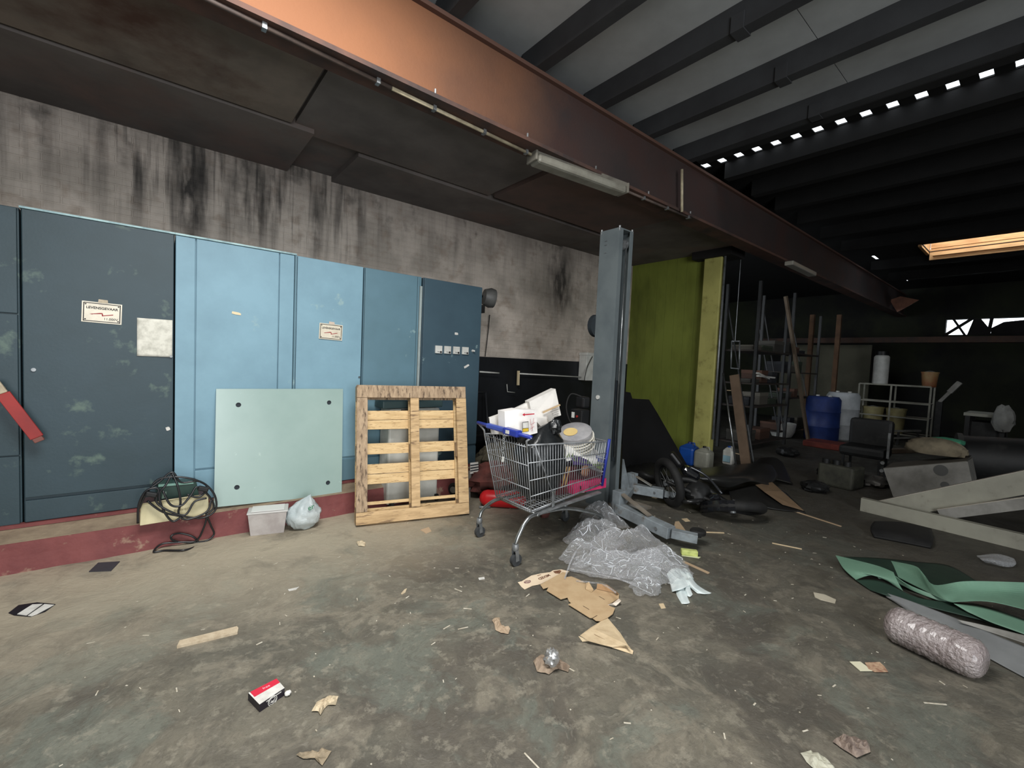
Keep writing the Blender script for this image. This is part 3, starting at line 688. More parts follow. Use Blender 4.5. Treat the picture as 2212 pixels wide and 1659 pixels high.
for s0, s1, sp in ((.150, .178, 0), (.335, .515, 1), (.605, .705, 0), (.835, 1.01, 1)):
    if sp:
        mid_ = (s0+s1)/2
        for r0, r1 in ((s0, mid_-.002), (mid_+.002, s1)): pbox(.0, PW, r0, r1, .124, .145, 'deck_board', wood_c)
    else: pbox(.0, PW, s0, s1, .124, .145, 'deck_board', wood_c)
pbox(0, PW, H_-.12, H_, .124, .145, 'deck_board', wood_g); pbox(0, PW, 0, .12, .124, .145, 'deck_board', wood_c)

# white appliance behind the pallet
ap = thing('white_appliance', 'white wheeled appliance with a dark top half hidden behind the pallet', 'appliance', (2.15, 3.97, 0))
ax0, ax1, ay0, ay1 = 1.80, 2.38, 3.995, 4.085
apc = mat('appliance_white', (206, 206, 198), (180, 180, 172), rough=.45, scale=3)
MB().box((1.76, 4.04, .03), (2.32, 4.27, .98)).build('housing', apc, ap, bevel=.02)
MB().box((1.70, 4.06, .985), (2.36, 4.27, 1.06)).build('top_panel', mat('dark_green_top', (62, 82, 84), rough=.5), ap, bevel=.01)
MB().box((1.74, 4.03, .30), (2.34, 4.04, .31)).build('seam', gap, ap)
b = MB().box((1.88, 4.02, .95), (2.06, 4.045, .975)); b.build('label_strip', ink, ap)
MB().tube([(2.06, 4.02, .94), (2.12, 4.0, .945), (2.2, 4.02, .93)], .006).build('wire', ink, ap)
for x in (1.80, 2.30):
    MB().cyl((x-.015, 4.02, .035), (x+.015, 4.02, .035), .035).build('caster', rubber, ap, smooth='edge')
t = thing('spare_caster', 'steel swivel caster on the floor at the right of the white appliance', 'caster', (2.47, 3.99, 0))
MB().torus((2.47, 3.95, .11), (1, .4, 0), .05, .022).build('tyre', rubber, t, smooth=True); MB().cyl((2.45, 3.94, .11), (2.49, 3.96, .11), .035).build('hub', chrome, t, smooth='edge'); MB().box((2.44, 3.92, .02), (2.50, 3.98, .035)).build('plate', galv, t)
MB().bar((2.47, 3.95, .03), (2.47, 3.95, .11), .02, .015, up=(0, 1, 0)).build('fork', galv, t)

# things on the floor between pallet and trolley
t = thing('slotted_card', 'small white card with dark slots sticking out right of the pallet', 'card', on(1020, 1024, 1, 3.95))
a, b_, c, d = [on(x, y, 1, 3.9) for x, y in ((1016, 1024), (1034, 1020), (1033, 998), (1016, 1000))]
MB().prism([a, b_, c, d], (0, .006, 0)).build('card', paper_w, t)
for k in range(3):
    f0, f1 = .22+.25*k, .32+.25*k; MB().prism([a.lerp(d, f0)+V((0, -.002, 0)), b_.lerp(c, f0)+V((0, -.002, 0)), b_.lerp(c, f1)+V((0, -.002, 0)), a.lerp(d, f1)+V((0, -.002, 0))], (0, .0015, 0)).build('slot', gap, t)
MB().box((a.x-.01, 3.91, 0), (a.x+.02, 3.93, a.z+.03)).build('stand', mat('grey_post', (120, 116, 110), rough=.7), t)
ext = mat('extinguisher_red', (184, 30, 34), (160, 24, 28), rough=.35)
t = thing('fire_extinguisher', 'red fire extinguisher lying on the floor behind the trolley', 'extinguisher', (2.75, 3.5, 0))
e0, e1 = V((2.62, 3.62, .085)), V((2.93, 3.34, .085)); ed = (e1-e0).normalized()
MB().lathe([(.0, -.04), (.04, -.03), (.072, 0), (.085, .04), (.085, .36), (.07, .41), (.03, .44), (.0, .44)], e0, ed).build('cylinder', ext, t, smooth='edge')
MB().cyl(e1+ed*.02, e1+ed*.09, .02).build('valve', black_pl, t); MB().tube([e1+ed*.08, e1+ed*.12+V((0, .05, .05)), e1+ed*.02+V((.05, .1, -.03))], .011, smooth=5).build('hose', rubber, t, smooth=True)
MB().tube([e0+V((-.08, -.05, -.07)), e0+V((.02, -.1, -.072))], .012).build('foot_ring', galv, t, smooth=True)
maroon = mat('maroon_cloth', (96, 52, 46), (72, 42, 38), rough=.9, scale=8)
tag(crumple('crumpled_cloth', (2.95, 3.92, .17), .34, .26, .17, maroon, seed=3, amp=.3), 'maroon crumpled cloth heaped between the cabinets and the trolley', 'cloth')
tag(crumple('rubble_bag', (3.5, 4.45, .22), .4, .24, .22, mat('dusty_olive', (92, 86, 70), (70, 66, 54), rough=.9, scale=7), seed=5, amp=.3), 'dusty olive sack slumped behind the maroon cloth', 'sack')
for i, (x, y, r_, mm, lb) in enumerate(((2.93, 3.02, .055, maroon, 'small dark red lump under the trolley'), (3.05, 3.2, .07, rubber, 'black rounded lump lying under the trolley'), (3.22, 3.12, .04, galv, 'small grey stone-like lump under the trolley'))):
    tag(crumple('debris_lump', (x, y, r_*.8), r_, r_*.8, r_*.8, mm, seed=i+20, amp=.25, n=16), lb, 'debris')

# ------------------------------------------------------------------ shopping trolley
ct = thing('shopping_trolley', 'wire shopping trolley with a blue handle, filled with packaging', 'trolley', (2.5, 2.65, 0))
YN, YF_ = 2.37, 2.90
# basket corners: rear(handle side) / front ; near / far ; top / bottom
rt, ft, rb, fb = V((2.085, 0, .90)), V((3.05, 0, .845)), V((2.20, 0, .37)), V((3.04, 0, .455))
def side(y, p, inset=0): return V((p.x, y+inset, p.z))
def bp(u, v, s):
    """u rear->front, v bottom->top, s near->far"""
    t_ = rt.lerp(ft, u); b_ = rb.lerp(fb, u); p = b_.lerp(t_, v); taper = .045*(1-v)+.03*u
    y = YN+taper+(YF_-YN-2*taper)*s; return V((p.x, y, p.z))
wire = mat('trolley_wire', (168, 171, 174), (132, 134, 136), rough=.4, metal=.35, scale=14)
def wires(name, segs, r, label=None):
    b = MB()
    for a, c in segs: b.tube([a, c], r, n=5)
    o = b.build(name, wire, ct, smooth=True); return o
for s, nm in ((0, 'side_mesh'), (1, 'side_mesh')):
    segs = [(bp(u/32, 0, s), bp(u/32, 1, s)) for u in range(1, 32)]
    o = wires(nm, segs, .0026)
    wires('side_rail', [(bp(0, v, s), bp(1, v, s)) for v in (.02, .24, .48, .74)], .0042)
    wires('diagonal_brace', [(bp(.08, 1, s)+V((0, -.006 if s == 0 else .006, 0)), bp(.27, .18, s)+V((0, -.006 if s == 0 else .006, 0)))], .0044)
wires('rear_gate', [(bp(0, 0, s/18), bp(0, 1, s/18)) for s in range(1, 18)], .0028)
wires('rear_gate_rail', [(bp(0, v, 0), bp(0, v, 1)) for v in (.03, .35, .70, .97)], .0044)
wires('front_mesh', [(bp(1, 0, s/16), bp(1, 1, s/16)) for s in range(1, 16)], .0026)
wires('front_rail', [(bp(1, v, 0), bp(1, v, 1)) for v in (.03, .3, .6)], .0042)
wires('bottom_mesh', [(bp(u/24, 0, 0), bp(u/24, 0, 1)) for u in range(25)]+[(bp(0, 0, s/5), bp(1, 0, s/5)) for s in range(6)], .0028)
b = MB(); b.tube([bp(0, 1, 0), bp(.25, 1, 0), bp(.6, 1, 0), bp(.97, 1, 0), bp(1, 1, .06), bp(1, 1, .94), bp(.97, 1, 1), bp(.5, 1, 1), bp(0, 1, 1)], .0065, n=8)
b.tube([bp(0, 0, 0), bp(0, 1, 0)], .0055, n=6); b.tube([bp(0, 0, 1), bp(0, 1, 1)], .0055, n=6); b.build('top_rim', wire, ct, smooth=True)
bluep = mat('blue_plastic', (42, 58, 150), (36, 50, 132), rough=.35)
for s in (0, 1): MB().tube([bp(1, .0, s)+V((.012, 0, -.01)), bp(1, 1, s)+V((.012, 0, .02))], .013, n=8).build('corner_bumper', bluep, ct, smooth=True)
MB().bar(bp(1, .55, .02)+V((.018, 0, 0)), bp(1, .55, .98)+V((.018, 0, 0)), .014, .05).build('front_bumper', bluep, ct, bevel=.004)
hN, hF = V((2.09, 2.33, .962)), V((2.035, 2.93, .99))
MB().tube([hN, hN.lerp(hF, .3), hN.lerp(hF, .7), hF], .015, n=12).build('handle', bluep, ct, smooth=True)
MB().bar(hN.lerp(hF, .28), hN.lerp(hF, .80), .045, .040).build('handle_sleeve', mat('blue_sleeve', (70, 88, 168), (56, 72, 150), rough=.3), ct, bevel=.010)
lk = MB().bar(hN.lerp(hF, .20), hN.lerp(hF, .46), .062, .052).build('coin_lock', bluep, ct, bevel=.010)
pp = hN.lerp(hF, .36); MB().box((pp.x-.034, pp.y-.02, pp.z-.012), (pp.x-.028, pp.y+.02, pp.z+.014)).build('coin_slot_label', paper_w, lk)
for s, hp in ((0, hN), (1, hF)): MB().tube([bp(0, .9, s), bp(0, 1.0, s)+V((-.005, 0, .03)), hp], .008).build('handle_stem', wire, ct, smooth=True)
b = MB(); cp = hN.lerp(hF, .42)+V((-.03, 0, -.03))
for k in range(9): b.torus(cp+V((0, 0, -.018*k)), (1, (k % 2)*1.0, 0), .008, .0025, n=8, m_=5)
b.build('chain', chrome, lk, smooth=True)
MB().bar(cp+V((0, 0, -.165)), cp+V((0, 0, -.205)), .018, .012, up=(0, 1, 0)).build('key_fob', white_pl, lk, bevel=.003)
for s, yo in ((0, 2.405), (1, 2.985)):
    yb = bp(0, 0, s).y; wx = 2.05 if s == 0 else 2.13
    b = MB().tube([(wx, yo, .165), (wx+.03, yo, .23), (wx+.10, (yo+yb)/2, .315), (wx+.2, yb, .345), (2.6, yb, .33), (3.0, yb, .20), (3.03, yb, .15)], .015, n=10, smooth=5)
    b.build('chassis_tube', chrome, ct, smooth=True)
    for k, (cx_, cy_) in enumerate(((wx, yo), (3.03, yb))):
        cb_ = MB(); cb_.lathe([(.0, .165), (.022, .165), (.026, .150), (.026, .125), (.018, .115), (.0, .115)], (cx_, cy_, 0)); cb_.bar((cx_, cy_-.022, .12), (cx_+.01, cy_-.022, .04), .03, .004, up=(0, 1, 0)); cb_.bar((cx_, cy_+.022, .12), (cx_+.01, cy_+.022, .04), .03, .004, up=(0, 1, 0))
        cs_ = cb_.build('caster_fork', galv, ct, smooth='edge')
        MB().cyl((cx_+.01, cy_-.016, .045), (cx_+.01, cy_+.016, .045), .045, n=24).build('wheel', mat('grey_wheel', (60, 62, 64), rough=.5), cs_, smooth='edge')
MB().tube([(2.26, YN+.03, .34), (2.26, YF_-.03, .34)], .012).build('axle_bar', chrome, ct, smooth=True)
MB().bar(bp(.27, .02, 0)+V((0, -.012, -.03)), bp(.27, .22, 0)+V((0, -.012, 0)), .028, .006, up=(0, 1, 0)).build('basket_bracket', galv, ct, bevel=.003)
MB().cyl(bp(.27, .22, 0)+V((0, -.024, 0)), bp(.27, .22, 0)+V((0, -.008, 0)), .011).build('bracket_bolt', chrome, ct, smooth='edge')
b = MB()
b.bar((2.26, YN+.05, .352), (3.0, YN+.06, .40), .05, .012); b.build('chassis_strip', galv, ct)

# contents of the trolley
def box_thing(name, label, cat, o, x, y, z, M, parent_group=None, bevel=.003):
    t = thing(name, label, cat, o, parent_group); MB().obox(o, x, y, z).build('carton', M, t, bevel=bevel); return t
cw = mat('white_carton', (222, 218, 212), (206, 202, 196), rough=.75, scale=7)
# back carton: tall, tilted
def face_box(corners, depth, name, label, cat, M, edge=None):
    t = thing(name, label, cat, min(corners, key=lambda p: p.z)); MB().prism(corners, depth).build('carton', M, t); return t
yb = 2.80
P = lambda x, y, Y: on(x, y, 1, Y)
t = face_box([P(1062, 938, 2.78), P(1180, 938, 2.78), P(1156, 862, 2.86), P(1106, 886, 2.84), P(1057, 903, 2.80)], V((.02, .04, 0)), 'white_carton', 'flattened white carton at the back of the trolley, by the blue handle', 'carton', cw)
c1 = [P(1188, 905, 2.72), P(1212, 897, 2.72), P(1200, 840, 2.80), P(1143, 868, 2.80), P(1150, 900, 2.76), P(1176, 930, 2.72)]
t = face_box(c1, V((.03, .09, 0)), 'upright_carton', 'tallest white carton with a brown tape seam rising from the trolley', 'carton', cw)
MB().prism([P(1173, 893, 2.725), P(1210, 876, 2.725), P(1209, 873, 2.73), P(1172, 889, 2.73)], (.0, -.004, 0)).build('tape_seam', kraft, t)
MB().prism([P(1184, 912, 2.70), P(1196, 906, 2.70), P(1194, 892, 2.71), P(1182, 898, 2.71)], (0, -.004, 0)).build('printed_label', mat('grey_print', (176, 172, 166), rough=.8), t)
b = MB()
for k in range(5): b.prism([P(1192, 884+4.5*k, 2.705), P(1206, 879+4.5*k, 2.705), P(1206, 880.5+4.5*k, 2.705), P(1192, 885.5+4.5*k, 2.705)], (0, -.003, 0))
b.build('printed_lines', mat('grey_print2', (160, 156, 150), rough=.8), t)
c2 = [P(1092, 942, 2.62), P(1137, 942, 2.56), P(1161, 935, 2.56), P(1158, 886, 2.62), P(1120, 884, 2.62), P(1090, 889, 2.66)]
t = face_box(c2, V((.01, .10, .0)), 'arrow_carton', 'white carton with a red arrow and a yellow label behind the blue handle', 'carton', mat('bright_carton', (232, 228, 224), (216, 212, 208), rough=.7, scale=7))
ya = 2.545
MB().prism([P(1128, 896, ya), P(1133, 892.5, ya), P(1133, 894.5, ya), P(1154, 893, ya), P(1154, 895, ya), P(1133, 897, ya), P(1133, 899, ya)], (0, -.003, 0)).build('red_arrow', mat('arrow_red', (196, 40, 60), rough=.6), t)
MB().prism([P(1128.5, 934, ya), P(1142, 932, ya), P(1141, 910, ya), P(1128.5, 912, ya)], (0, -.002, 0)).build('label', ink, t)
MB().prism([P(1129.5, 925, ya-.004), P(1141, 924, ya-.004), P(1140.3, 911.5, ya-.004), P(1129.3, 913, ya-.004)], (0, -.002, 0)).build('label', paper_w, t)
MB().prism([P(1129.5, 933, ya-.004), P(1141, 931.3, ya-.004), P(1141, 925, ya-.004), P(1129.5, 926.3, ya-.004)], (0, -.002, 0)).build('label', mat('yellow_print', (222, 186, 60), rough=.6), t)
b = MB()
for x0, y0, x1, y1 in ((1145, 905, 1150, 930), (1153, 903, 1149, 932), (1146, 918, 1156, 912), (1144, 928, 1154, 921)): b.bar(P(x0, y0, ya-.002), P(x1, y1, ya-.002), .004, .002, up=(0, 1, 0))
b.build('pink_drawing', mat('pink_print', (206, 160, 160), rough=.7), t)
# tray stack, tilted
ax = V((-.40, -.17, .90)).normalized(); o = P(1246, 968, 2.66)
for k in range(5):
    q_ = o+ax*(.027*k)+V((.006*math.sin(k*2), .005*math.cos(k*3), 0))
    t = MB().lathe([(0, 0), (.146, 0), (.150, .016), (.163, .020), (.165, .024), (.148, .021), (.143, .005), (0, .005)], q_, ax, n=36).build('round_tray', mat('lid_white', (228, 224, 212), rough=.4), smooth='edge')
    tag(t, ('lowest', 'second lowest', 'middle', 'second highest', 'uppermost')[k]+' of the five tilted round cream trays stacked in the trolley', 'tray', 'round trays stacked in the trolley')
t = thing('clear_round_tub', 'clear grey round tub with a yellow label on top of the round trays', 'tub', o+ax*.135)
q_ = o+ax*.135
MB().lathe([(.150, 0), (.154, .02), (.150, .045), (.12, .060), (0, .064)], q_, ax, n=36).build('tub_shell', mat('clear_grey_plastic', (172, 170, 172), (150, 150, 154), rough=.2, scale=10, alpha=.75), t, smooth='edge')
aa, bb = frame_of(ax); lc = q_+ax*.0655+(V((-1, 0, 0))-ax*V((-1, 0, 0)).dot(ax)).normalized()*.05
MB().lathe([(0, 0), (.062, 0), (.062, .002), (0, .002)], lc, ax).build('yellow_label', mat('yellow_paper', (214, 190, 130), (200, 172, 110), rough=.7), t)
# black bag
gb = thing('rubbish_bag', 'knotted shiny black rubbish bag in the trolley basket', 'bag', (2.46, 2.60, .42))
bagm = mat('black_bag_film', (22, 24, 25), (32, 35, 37), rough=.32, scale=5, spec=.5, bump=.25, bscale=12)
crumple('bag_body', (2.46, 2.625, .68), .25, .20, .30, bagm, gb, seed=11, amp=.10, freq=3.2, n=48, tip=(.05, -.06, .34))
crumple('bag_knot', (2.52, 2.52, .985), .05, .04, .06, bagm, gb, seed=13, amp=.45, freq=4, n=24)
# purple box, brown basket, sticks, pink tray
def slant(cs, d_, nm, lb, ct_, M): t = thing(nm, lb, ct_, min(cs, key=lambda p: p.z)); MB().prism(cs, d_).build('shell', M, t); return t
y1 = 2.47
t = slant([P(1210, 965, 2.56), P(1246, 963, 2.60), P(1290, 972, 2.58), P(1306, 1018, y1), P(1276, 1003, y1), P(1240, 992, y1), P(1214, 1000, y1)], V((.0, .05, .0)), 'printed_box_lid', 'white box lid printed with green grass and purple, inside the trolley', 'box', mat('white_print', (226, 224, 218), rough=.6))
purple = mat('purple_print', (74, 56, 110), (62, 46, 96), rough=.5); gr_ = mat('grass_print', (126, 144, 92), (96, 116, 72), rough=.6)
MB().prism([P(1233, 983, y1-.006), P(1250, 985, y1-.006), P(1272, 995, y1-.006), P(1280, 1006, y1-.006), P(1254, 1004, y1-.006), P(1238, 1004, y1-.006)], (0, -.003, 0)).build('purple_panel', purple, t)
b = MB()
for k in range(16):
    gx = 1212+5.6*k; gy = 990+1.2*k if k > 4 else 990-1.0*k
    b.prism([P(gx, gy, y1-.010), P(gx+2.6, gy+.5, y1-.010), P(gx+random.uniform(-2, 4), gy-random.uniform(6, 14), y1-.010)], (0, -.002, 0))
b.build('grass_blades', gr_, t)
MB().prism([P(1279, 1003, y1-.008), P(1296, 1002, y1-.008), P(1305, 1017, y1-.008), P(1292, 1012, y1-.008)], (0, -.003, 0)).build('green_seal', gr_, t)
t = slant([P(1196, 1070, 2.50), P(1240, 1066, 2.50), P(1300, 1030, 2.50), P(1302, 1022, 2.52), P(1262, 1008, 2.55), P(1222, 1008, 2.55), P(1205, 1030, 2.52)], V((0, .16, 0)), 'brown_carton', 'dark brown printed carton under the purple lid in the trolley', 'carton', mat('dark_brown_print', (66, 34, 40), (98, 48, 48), rough=.5, scale=14))
tag(crumple('brown_paper', (2.83, 2.455, .60), .05, .02, .045, mat('brown_kraft_ball', (146, 104, 82), rough=.8), seed=17, amp=.4, n=18), 'crumpled brown paper behind the trolley wires above the pink tray', 'paper')
for k, (xa, xb) in enumerate(((1224, 1214), (1231, 1220))):
    tag(MB().bar(P(xa, 1008, 2.44), P(xb, 1052, 2.44), .009, .006, up=(0, 1, 0)).build('wooden_stick', mat('stick_wood', (186, 148, 92), rough=.7)), ('left' if k == 0 else 'right')+' of two pale wooden sticks leaning inside the trolley', 'stick')
pk = mat('pink_card', (214, 62, 112), (196, 50, 98), rough=.5)
t = slant([P(1238, 1068, 2.445), P(1309, 1053, 2.445), P(1310, 1033, 2.46), P(1242, 1042, 2.46), P(1237, 1052, 2.45)], V((0, .09, 0)), 'pink_tray', 'bright pink cardboard display tray at the bottom of the trolley', 'tray', pk)
for x in (1254, 1274): MB().prism([P(x, 1057, 2.437), P(x+1.5, 1057, 2.437), P(x+1.5, 1050, 2.437), P(x, 1050, 2.437)], (0, .004, 0)).build('slot', ink, t)
MB().prism([P(1246, 1066.5, 2.44), P(1262, 1063, 2.44), P(1262, 1061, 2.44), P(1246, 1064.5, 2.44)], (0, -.003, 0)).build('white_print', mat('pale_pink', (236, 190, 206), rough=.6), t)

# ------------------------------------------------------------------ vehicle lift
lf = thing('car_lift_post', 'tall dark blue-grey car lift post standing behind the trolley', 'car lift', (3.7, 2.97, 0))
LG = mat('lift_blue_grey', (104, 112, 114), (92, 100, 103), rough=.42, scale=3)
LG2 = mat('lift_dark_inside', (40, 46, 50), (30, 34, 38), rough=.55, scale=4)
HX = 2.88; X0, Y0, Y1 = 3.60, 2.84, 3.09
X1 = on(1368, 512, 1, 2.84).x
W2 = X1-X0
MB().box((X0, Y0, .02), (X0+.008, Y1, HX)).build('side_plate', LG, lf)
MB().box((X0+.008, Y1-.008, .02), (X1-.008, Y1, HX)).build('back_plate', LG, lf)
MB().box((X1-.008, Y0, .02), (X1, Y1, HX)).build('side_plate', LG, lf)
MB().box((X0+.008, Y0, .02), (X0+W2*.26, Y0+.008, HX)).build('front_lip', LG, lf)
MB().box((X1-W2*.22, Y0, .02), (X1-.008, Y0+.008, HX)).build('front_lip', LG, lf)
MB().box((X0, Y0, HX), (X1, Y1, HX+.012)).build('top_plate', LG, lf)
for x, y in ((X0+.01, Y0+.01), (X1-.01, Y0+.01), (X0+.01, Y1-.01)): MB().cyl((x, y, HX-.02), (x, y, HX+.03), .012, n=10).build('corner_bolt', galv, lf)
MB().cyl((X0+W2*.35, Y0+.06, HX-.13), (X0+W2*.72, Y0+.06, HX-.13), .055).build('pulley', galv, lf, smooth='edge')
MB().tube([(X0+W2*.60, Y0+.012, .55), (X0+W2*.60, Y0+.012, HX-.1)], .006).build('steel_cable', chrome, lf, smooth=True)
MB().box((X0+W2*.28, Y0+.03, .5), (X1-W2*.24, Y0+.10, 1.35)).build('carriage', LG2, lf, bevel=.004)
MB().tube([(X0+W2*.34, Y0+.015, .55), (X0+W2*.34, Y0+.015, 1.38)], .007).build('hydraulic_hose', rubber, lf, smooth=True)
p = on(1292, 858, 0, X0); MB().cyl((X0-.012, p.y, p.z), (X0, p.y, p.z), .022).build('round_knob', white_pl, lf, smooth='edge')
for z in (HX-.10, HX-.14, HX-.22): MB().bar((X0-.003, Y0+.18, z), (X0-.003, Y0+.15, z+.004), .006, .004).build('slot_screw', galv, lf)
MB().cyl((X0+.05, Y1+.001, 1.92), (X0+.05, Y1+.05, 1.92), .12, n=20).build('rear_pulley_cover', LG2, lf, smooth='edge')
cb_ = thing('control_unit', 'black lift control unit with hose hanging left of the post', 'control box', (3.5, 3.18, 1.0))
MB().box((3.47, 3.10, .72), (3.60, 3.26, 1.02)).build('housing', black_pl, cb_, bevel=.01)
MB().box((3.49, 3.10, 1.04), (3.60, 3.22, 1.16)).build('motor', black_pl, cb_, bevel=.02)
MB().tube([(3.52, 3.16, 1.16), (3.44, 3.24, 1.18), (3.38, 3.24, 1.05), (3.42, 3.22, .90), (3.48, 3.2, .86)], .008, smooth=6).build('hose', rubber, cb_, smooth=True)
MB().cyl((3.462, 3.16, .95), (3.472, 3.16, .95), .012).build('red_button', redpaint, cb_, smooth='edge')
MB().box((3.462, 3.20, .93), (3.472, 3.235, .99)).build('plate', white_pl, cb_)
# base plate and arms
rusty = mat('rusty_plate', (124, 116, 104), (100, 92, 82), rough=.8, scale=6, c3=(120, 120, 116), s3=4, t3=(.5, .6))
MB().box((3.34, 2.62, .0), (4.12, 3.26, .022)).build('base_plate', rusty, lf)
MB().prism([(3.93, 2.87, .022), (4.12, 2.87, .022), (3.93, 2.87, .50)], (0, .02, 0)).build('gusset', lift_grey, lf)
MB().prism([(3.93, 3.05, .022), (4.12, 3.05, .022), (3.93, 3.05, .50)], (0, .02, 0)).build('gusset', lift_grey, lf)
def arm(label, a, b_, c, pad, h=.085):
    a, b_, c = V(a), V(b_), V(c); t = thing('lift_arm', label, 'lift arm', (a.x, a.y, 0), 'swing arms of the car lift')
    MB().bar(a, b_, .105, .10).build('outer_beam', lift_grey, t, bevel=.006)
    MB().bar(b_+(b_-a).normalized()*.002, c, .075, .07).build('inner_beam', lift_grey, t, bevel=.004)
    MB().bar(a+V((0, 0, .16)), a.lerp(b_, .62)+V((0, 0, .06)), .05, .012).build('flat_brace', rusty, t)
    MB().bar(a+V((0, 0, -.05)), a+V((0, 0, .17)), .09, .09, up=(0, 1, 0)).build('hinge_post', lift_grey, t, bevel=.004)
    mdp = a.lerp(b_, .80)+V((-.05, 0, 0)); MB().cyl(mdp+V((-.012, 0, 0)), mdp+V((.004, 0, 0)), .014).build('lock_pin', galv, t, smooth='edge')
    if pad:
        MB().lathe([(0, 0), (.03, 0), (.03, .02), (.062, .024), (.066, .05), (.055, .062), (0, .062)], V(pad), (0, 0, 1)).build('rubber_pad', rubber, t, smooth='edge')
    return t
arm('front grey lift arm reaching towards the viewer with a round rubber pad', (3.46, 2.56, .14), (3.40, 1.96, .11), (3.50, 1.78, .10), (3.60, 1.83, .0775))
arm('rear grey lift arm pointing right towards the black motorbike', (4.20, 2.94, .13), (4.34, 2.62, .13), (4.50, 2.48, .10), None)
MB().bar((3.5, 2.62, .12), (4.2, 2.96, .12), .10, .08).build('arm_carrier', lift_grey, lf, bevel=.005)
# yellow-green box by the pad
t = thing('yellow_packet', 'crushed yellow-green packet next to the rubber pad of the lift arm', 'packet', fl(1488, 1195))
a = fl(1472, 1200); b_ = fl(1508, 1204); u_ = (b_-a); n_ = V((-u_.y, u_.x, 0)).normalized()*.05
MB().obox(a, u_, n_, V((0, 0, .045))).build('packet', mat('yellow_green_card', (192, 200, 120), (160, 170, 96), rough=.6, scale=20), t, bevel=.008)
MB().prism([a+V((0, 0, .002))-n_*.1, b_-n_*.1+V((.02, -.01, .002)), b_-n_*.5+V((0, 0, .002)), a-n_*.25+V((0, 0, .002))], (0, 0, .003)).build('torn_flap', mat('pale_lime', (206, 210, 168), rough=.7), t)

# ------------------------------------------------------------------ floor things, near
def flat(name, pix, M, label, cat, z=.0, th=.003, lift=None, up=0):
    """thin flat piece lying on the floor, outline given where it lies"""
    pts = [fl(x, y, z+(lift[i] if lift else 0)) for i, (x, y) in enumerate(pix)]
    o = MB().prism(pts, (0, 0, th)).build(name, M); return tag(o, label, cat)
# battery charger with its cable bundle on the plinth
bx = thing('power_supply_box', 'cream and green metal box wrapped in black cables on the plinth', 'box', (.17, 4.15, .2))
cream = mat('cream_metal', (220, 210, 172), (198, 188, 150), rough=.5, scale=5, c3=(150, 140, 110), s3=9, t3=(.58, .7), stretch=(1, 1, .4))
dgreen = mat('dark_green_metal', (48, 72, 64), (40, 62, 56), rough=.4, scale=5)
A = [on(x, y, 1, 4.05) for x, y in ((302, 1136), (451, 1112), (450, 1069), (303, 1091))]
MB().prism(A, (0, .018, 0)).build('front_plate', cream, bx, bevel=.004)
lipd = V((0, -.02, .012)); MB().prism([A[3], A[2], A[2]+lipd, A[3]+lipd], (0, .002, .003)).build('front_lip', cream, bx)
B2 = [p+V((0, .022, 0)) for p in A]
MB().obox(B2[0], B2[1]-B2[0], V((0, .20, .0)), (B2[3]-B2[0])*.95).build('case', mat('maroon_metal', (70, 52, 52), rough=.6), bx, bevel=.004)
G = [on(x, y, 1, 4.14) for x, y in ((332, 1086), (430, 1070), (424, 1040), (342, 1046))]
MB().prism(G, (0, .12, .0)).build('green_cover', dgreen, bx, bevel=.004)
g2 = [on(x, y, 1, 4.132) for x, y in ((342, 1052), (418, 1045), (418, 1041), (342, 1047))]
MB().prism(g2, (0, .004, 0)).build('cover_edge', mat('green_edge', (120, 158, 146), rough=.4), bx)
g3 = [on(x, y, 1, 4.132) for x, y in ((349, 1078), (358, 1076), (360, 1062), (352, 1063))]
MB().prism(g3, (0, .004, 0)).build('label', mat('green_label', (128, 150, 136), rough=.6), bx)
text_mesh('power', .035, on(392, 1100, 1, 4.045), A[1]-A[0], (0, 0, 1), 'lettering', mat('faint_ink', (150, 140, 108), rough=.6), bx)
cab_m = mat('cable_black', (30, 31, 34), rough=.35, spec=.6)
def loop(name, pix, r, label=None):
    pts = [on(x, y, 1, Y) for x, y, Y in pix]
    for p in pts: p.z = max(p.z, r)
    return MB().tube(pts, r, n=7, smooth=6).build(name, cab_m, smooth=True) if label is None else tag(MB().tube(pts, r, n=7, smooth=6).build(name, cab_m, smooth=True), label, 'cable')
bd = thing('cable_bundle', 'tangled bundle of black cables looped over the cream box', 'cable', (.17, 4.05, .2))
paths = [
 [(300, 1100, 4.02), (318, 1062, 4.0), (345, 1040, 4.0), (372, 1020, 4.0), (392, 1042, 4.0), (432, 1040, 4.0), (462, 1066, 4.0), (466, 1100, 4.0), (440, 1118, 4.0), (398, 1116, 4.0), (352, 1106, 4.0), (318, 1082, 4.0)],
 [(372, 1022, 3.99), (384, 1050, 3.97), (390, 1084, 3.97), (386, 1110, 3.98), (404, 1122, 3.98), (446, 1106, 3.98), (456, 1080, 3.99)],
 [(372, 1022, 4.0), (358, 1048, 3.98), (344, 1068, 3.98), (352, 1100, 3.98), (372, 1126, 3.98), (392, 1116, 3.98)],
 [(298, 1130, 4.02), (300, 1090, 4.0), (316, 1060, 3.98), (342, 1056, 3.98), (338, 1084, 3.98), (366, 1104, 3.97), (400, 1112, 3.97), (420, 1084, 3.98), (446, 1076, 3.99)],
 [(352, 1060, 3.97), (368, 1090, 3.96), (392, 1092, 3.96), (412, 1070, 3.97), (426, 1052, 3.98), (452, 1072, 3.99), (462, 1096, 4.0), (444, 1112, 4.0)],
 [(330, 1046, 4.0), (346, 1034, 4.0), (380, 1030, 3.99), (420, 1036, 3.99), (448, 1052, 4.0), (430, 1074, 3.98), (404, 1068, 3.98)]]
for q in paths:
    pts = [on(x, y, 1, Y) for x, y, Y in q]; MB().tube(pts, .0075, n=7, smooth=6).build('cable_loop', cab_m, bd, smooth=True)
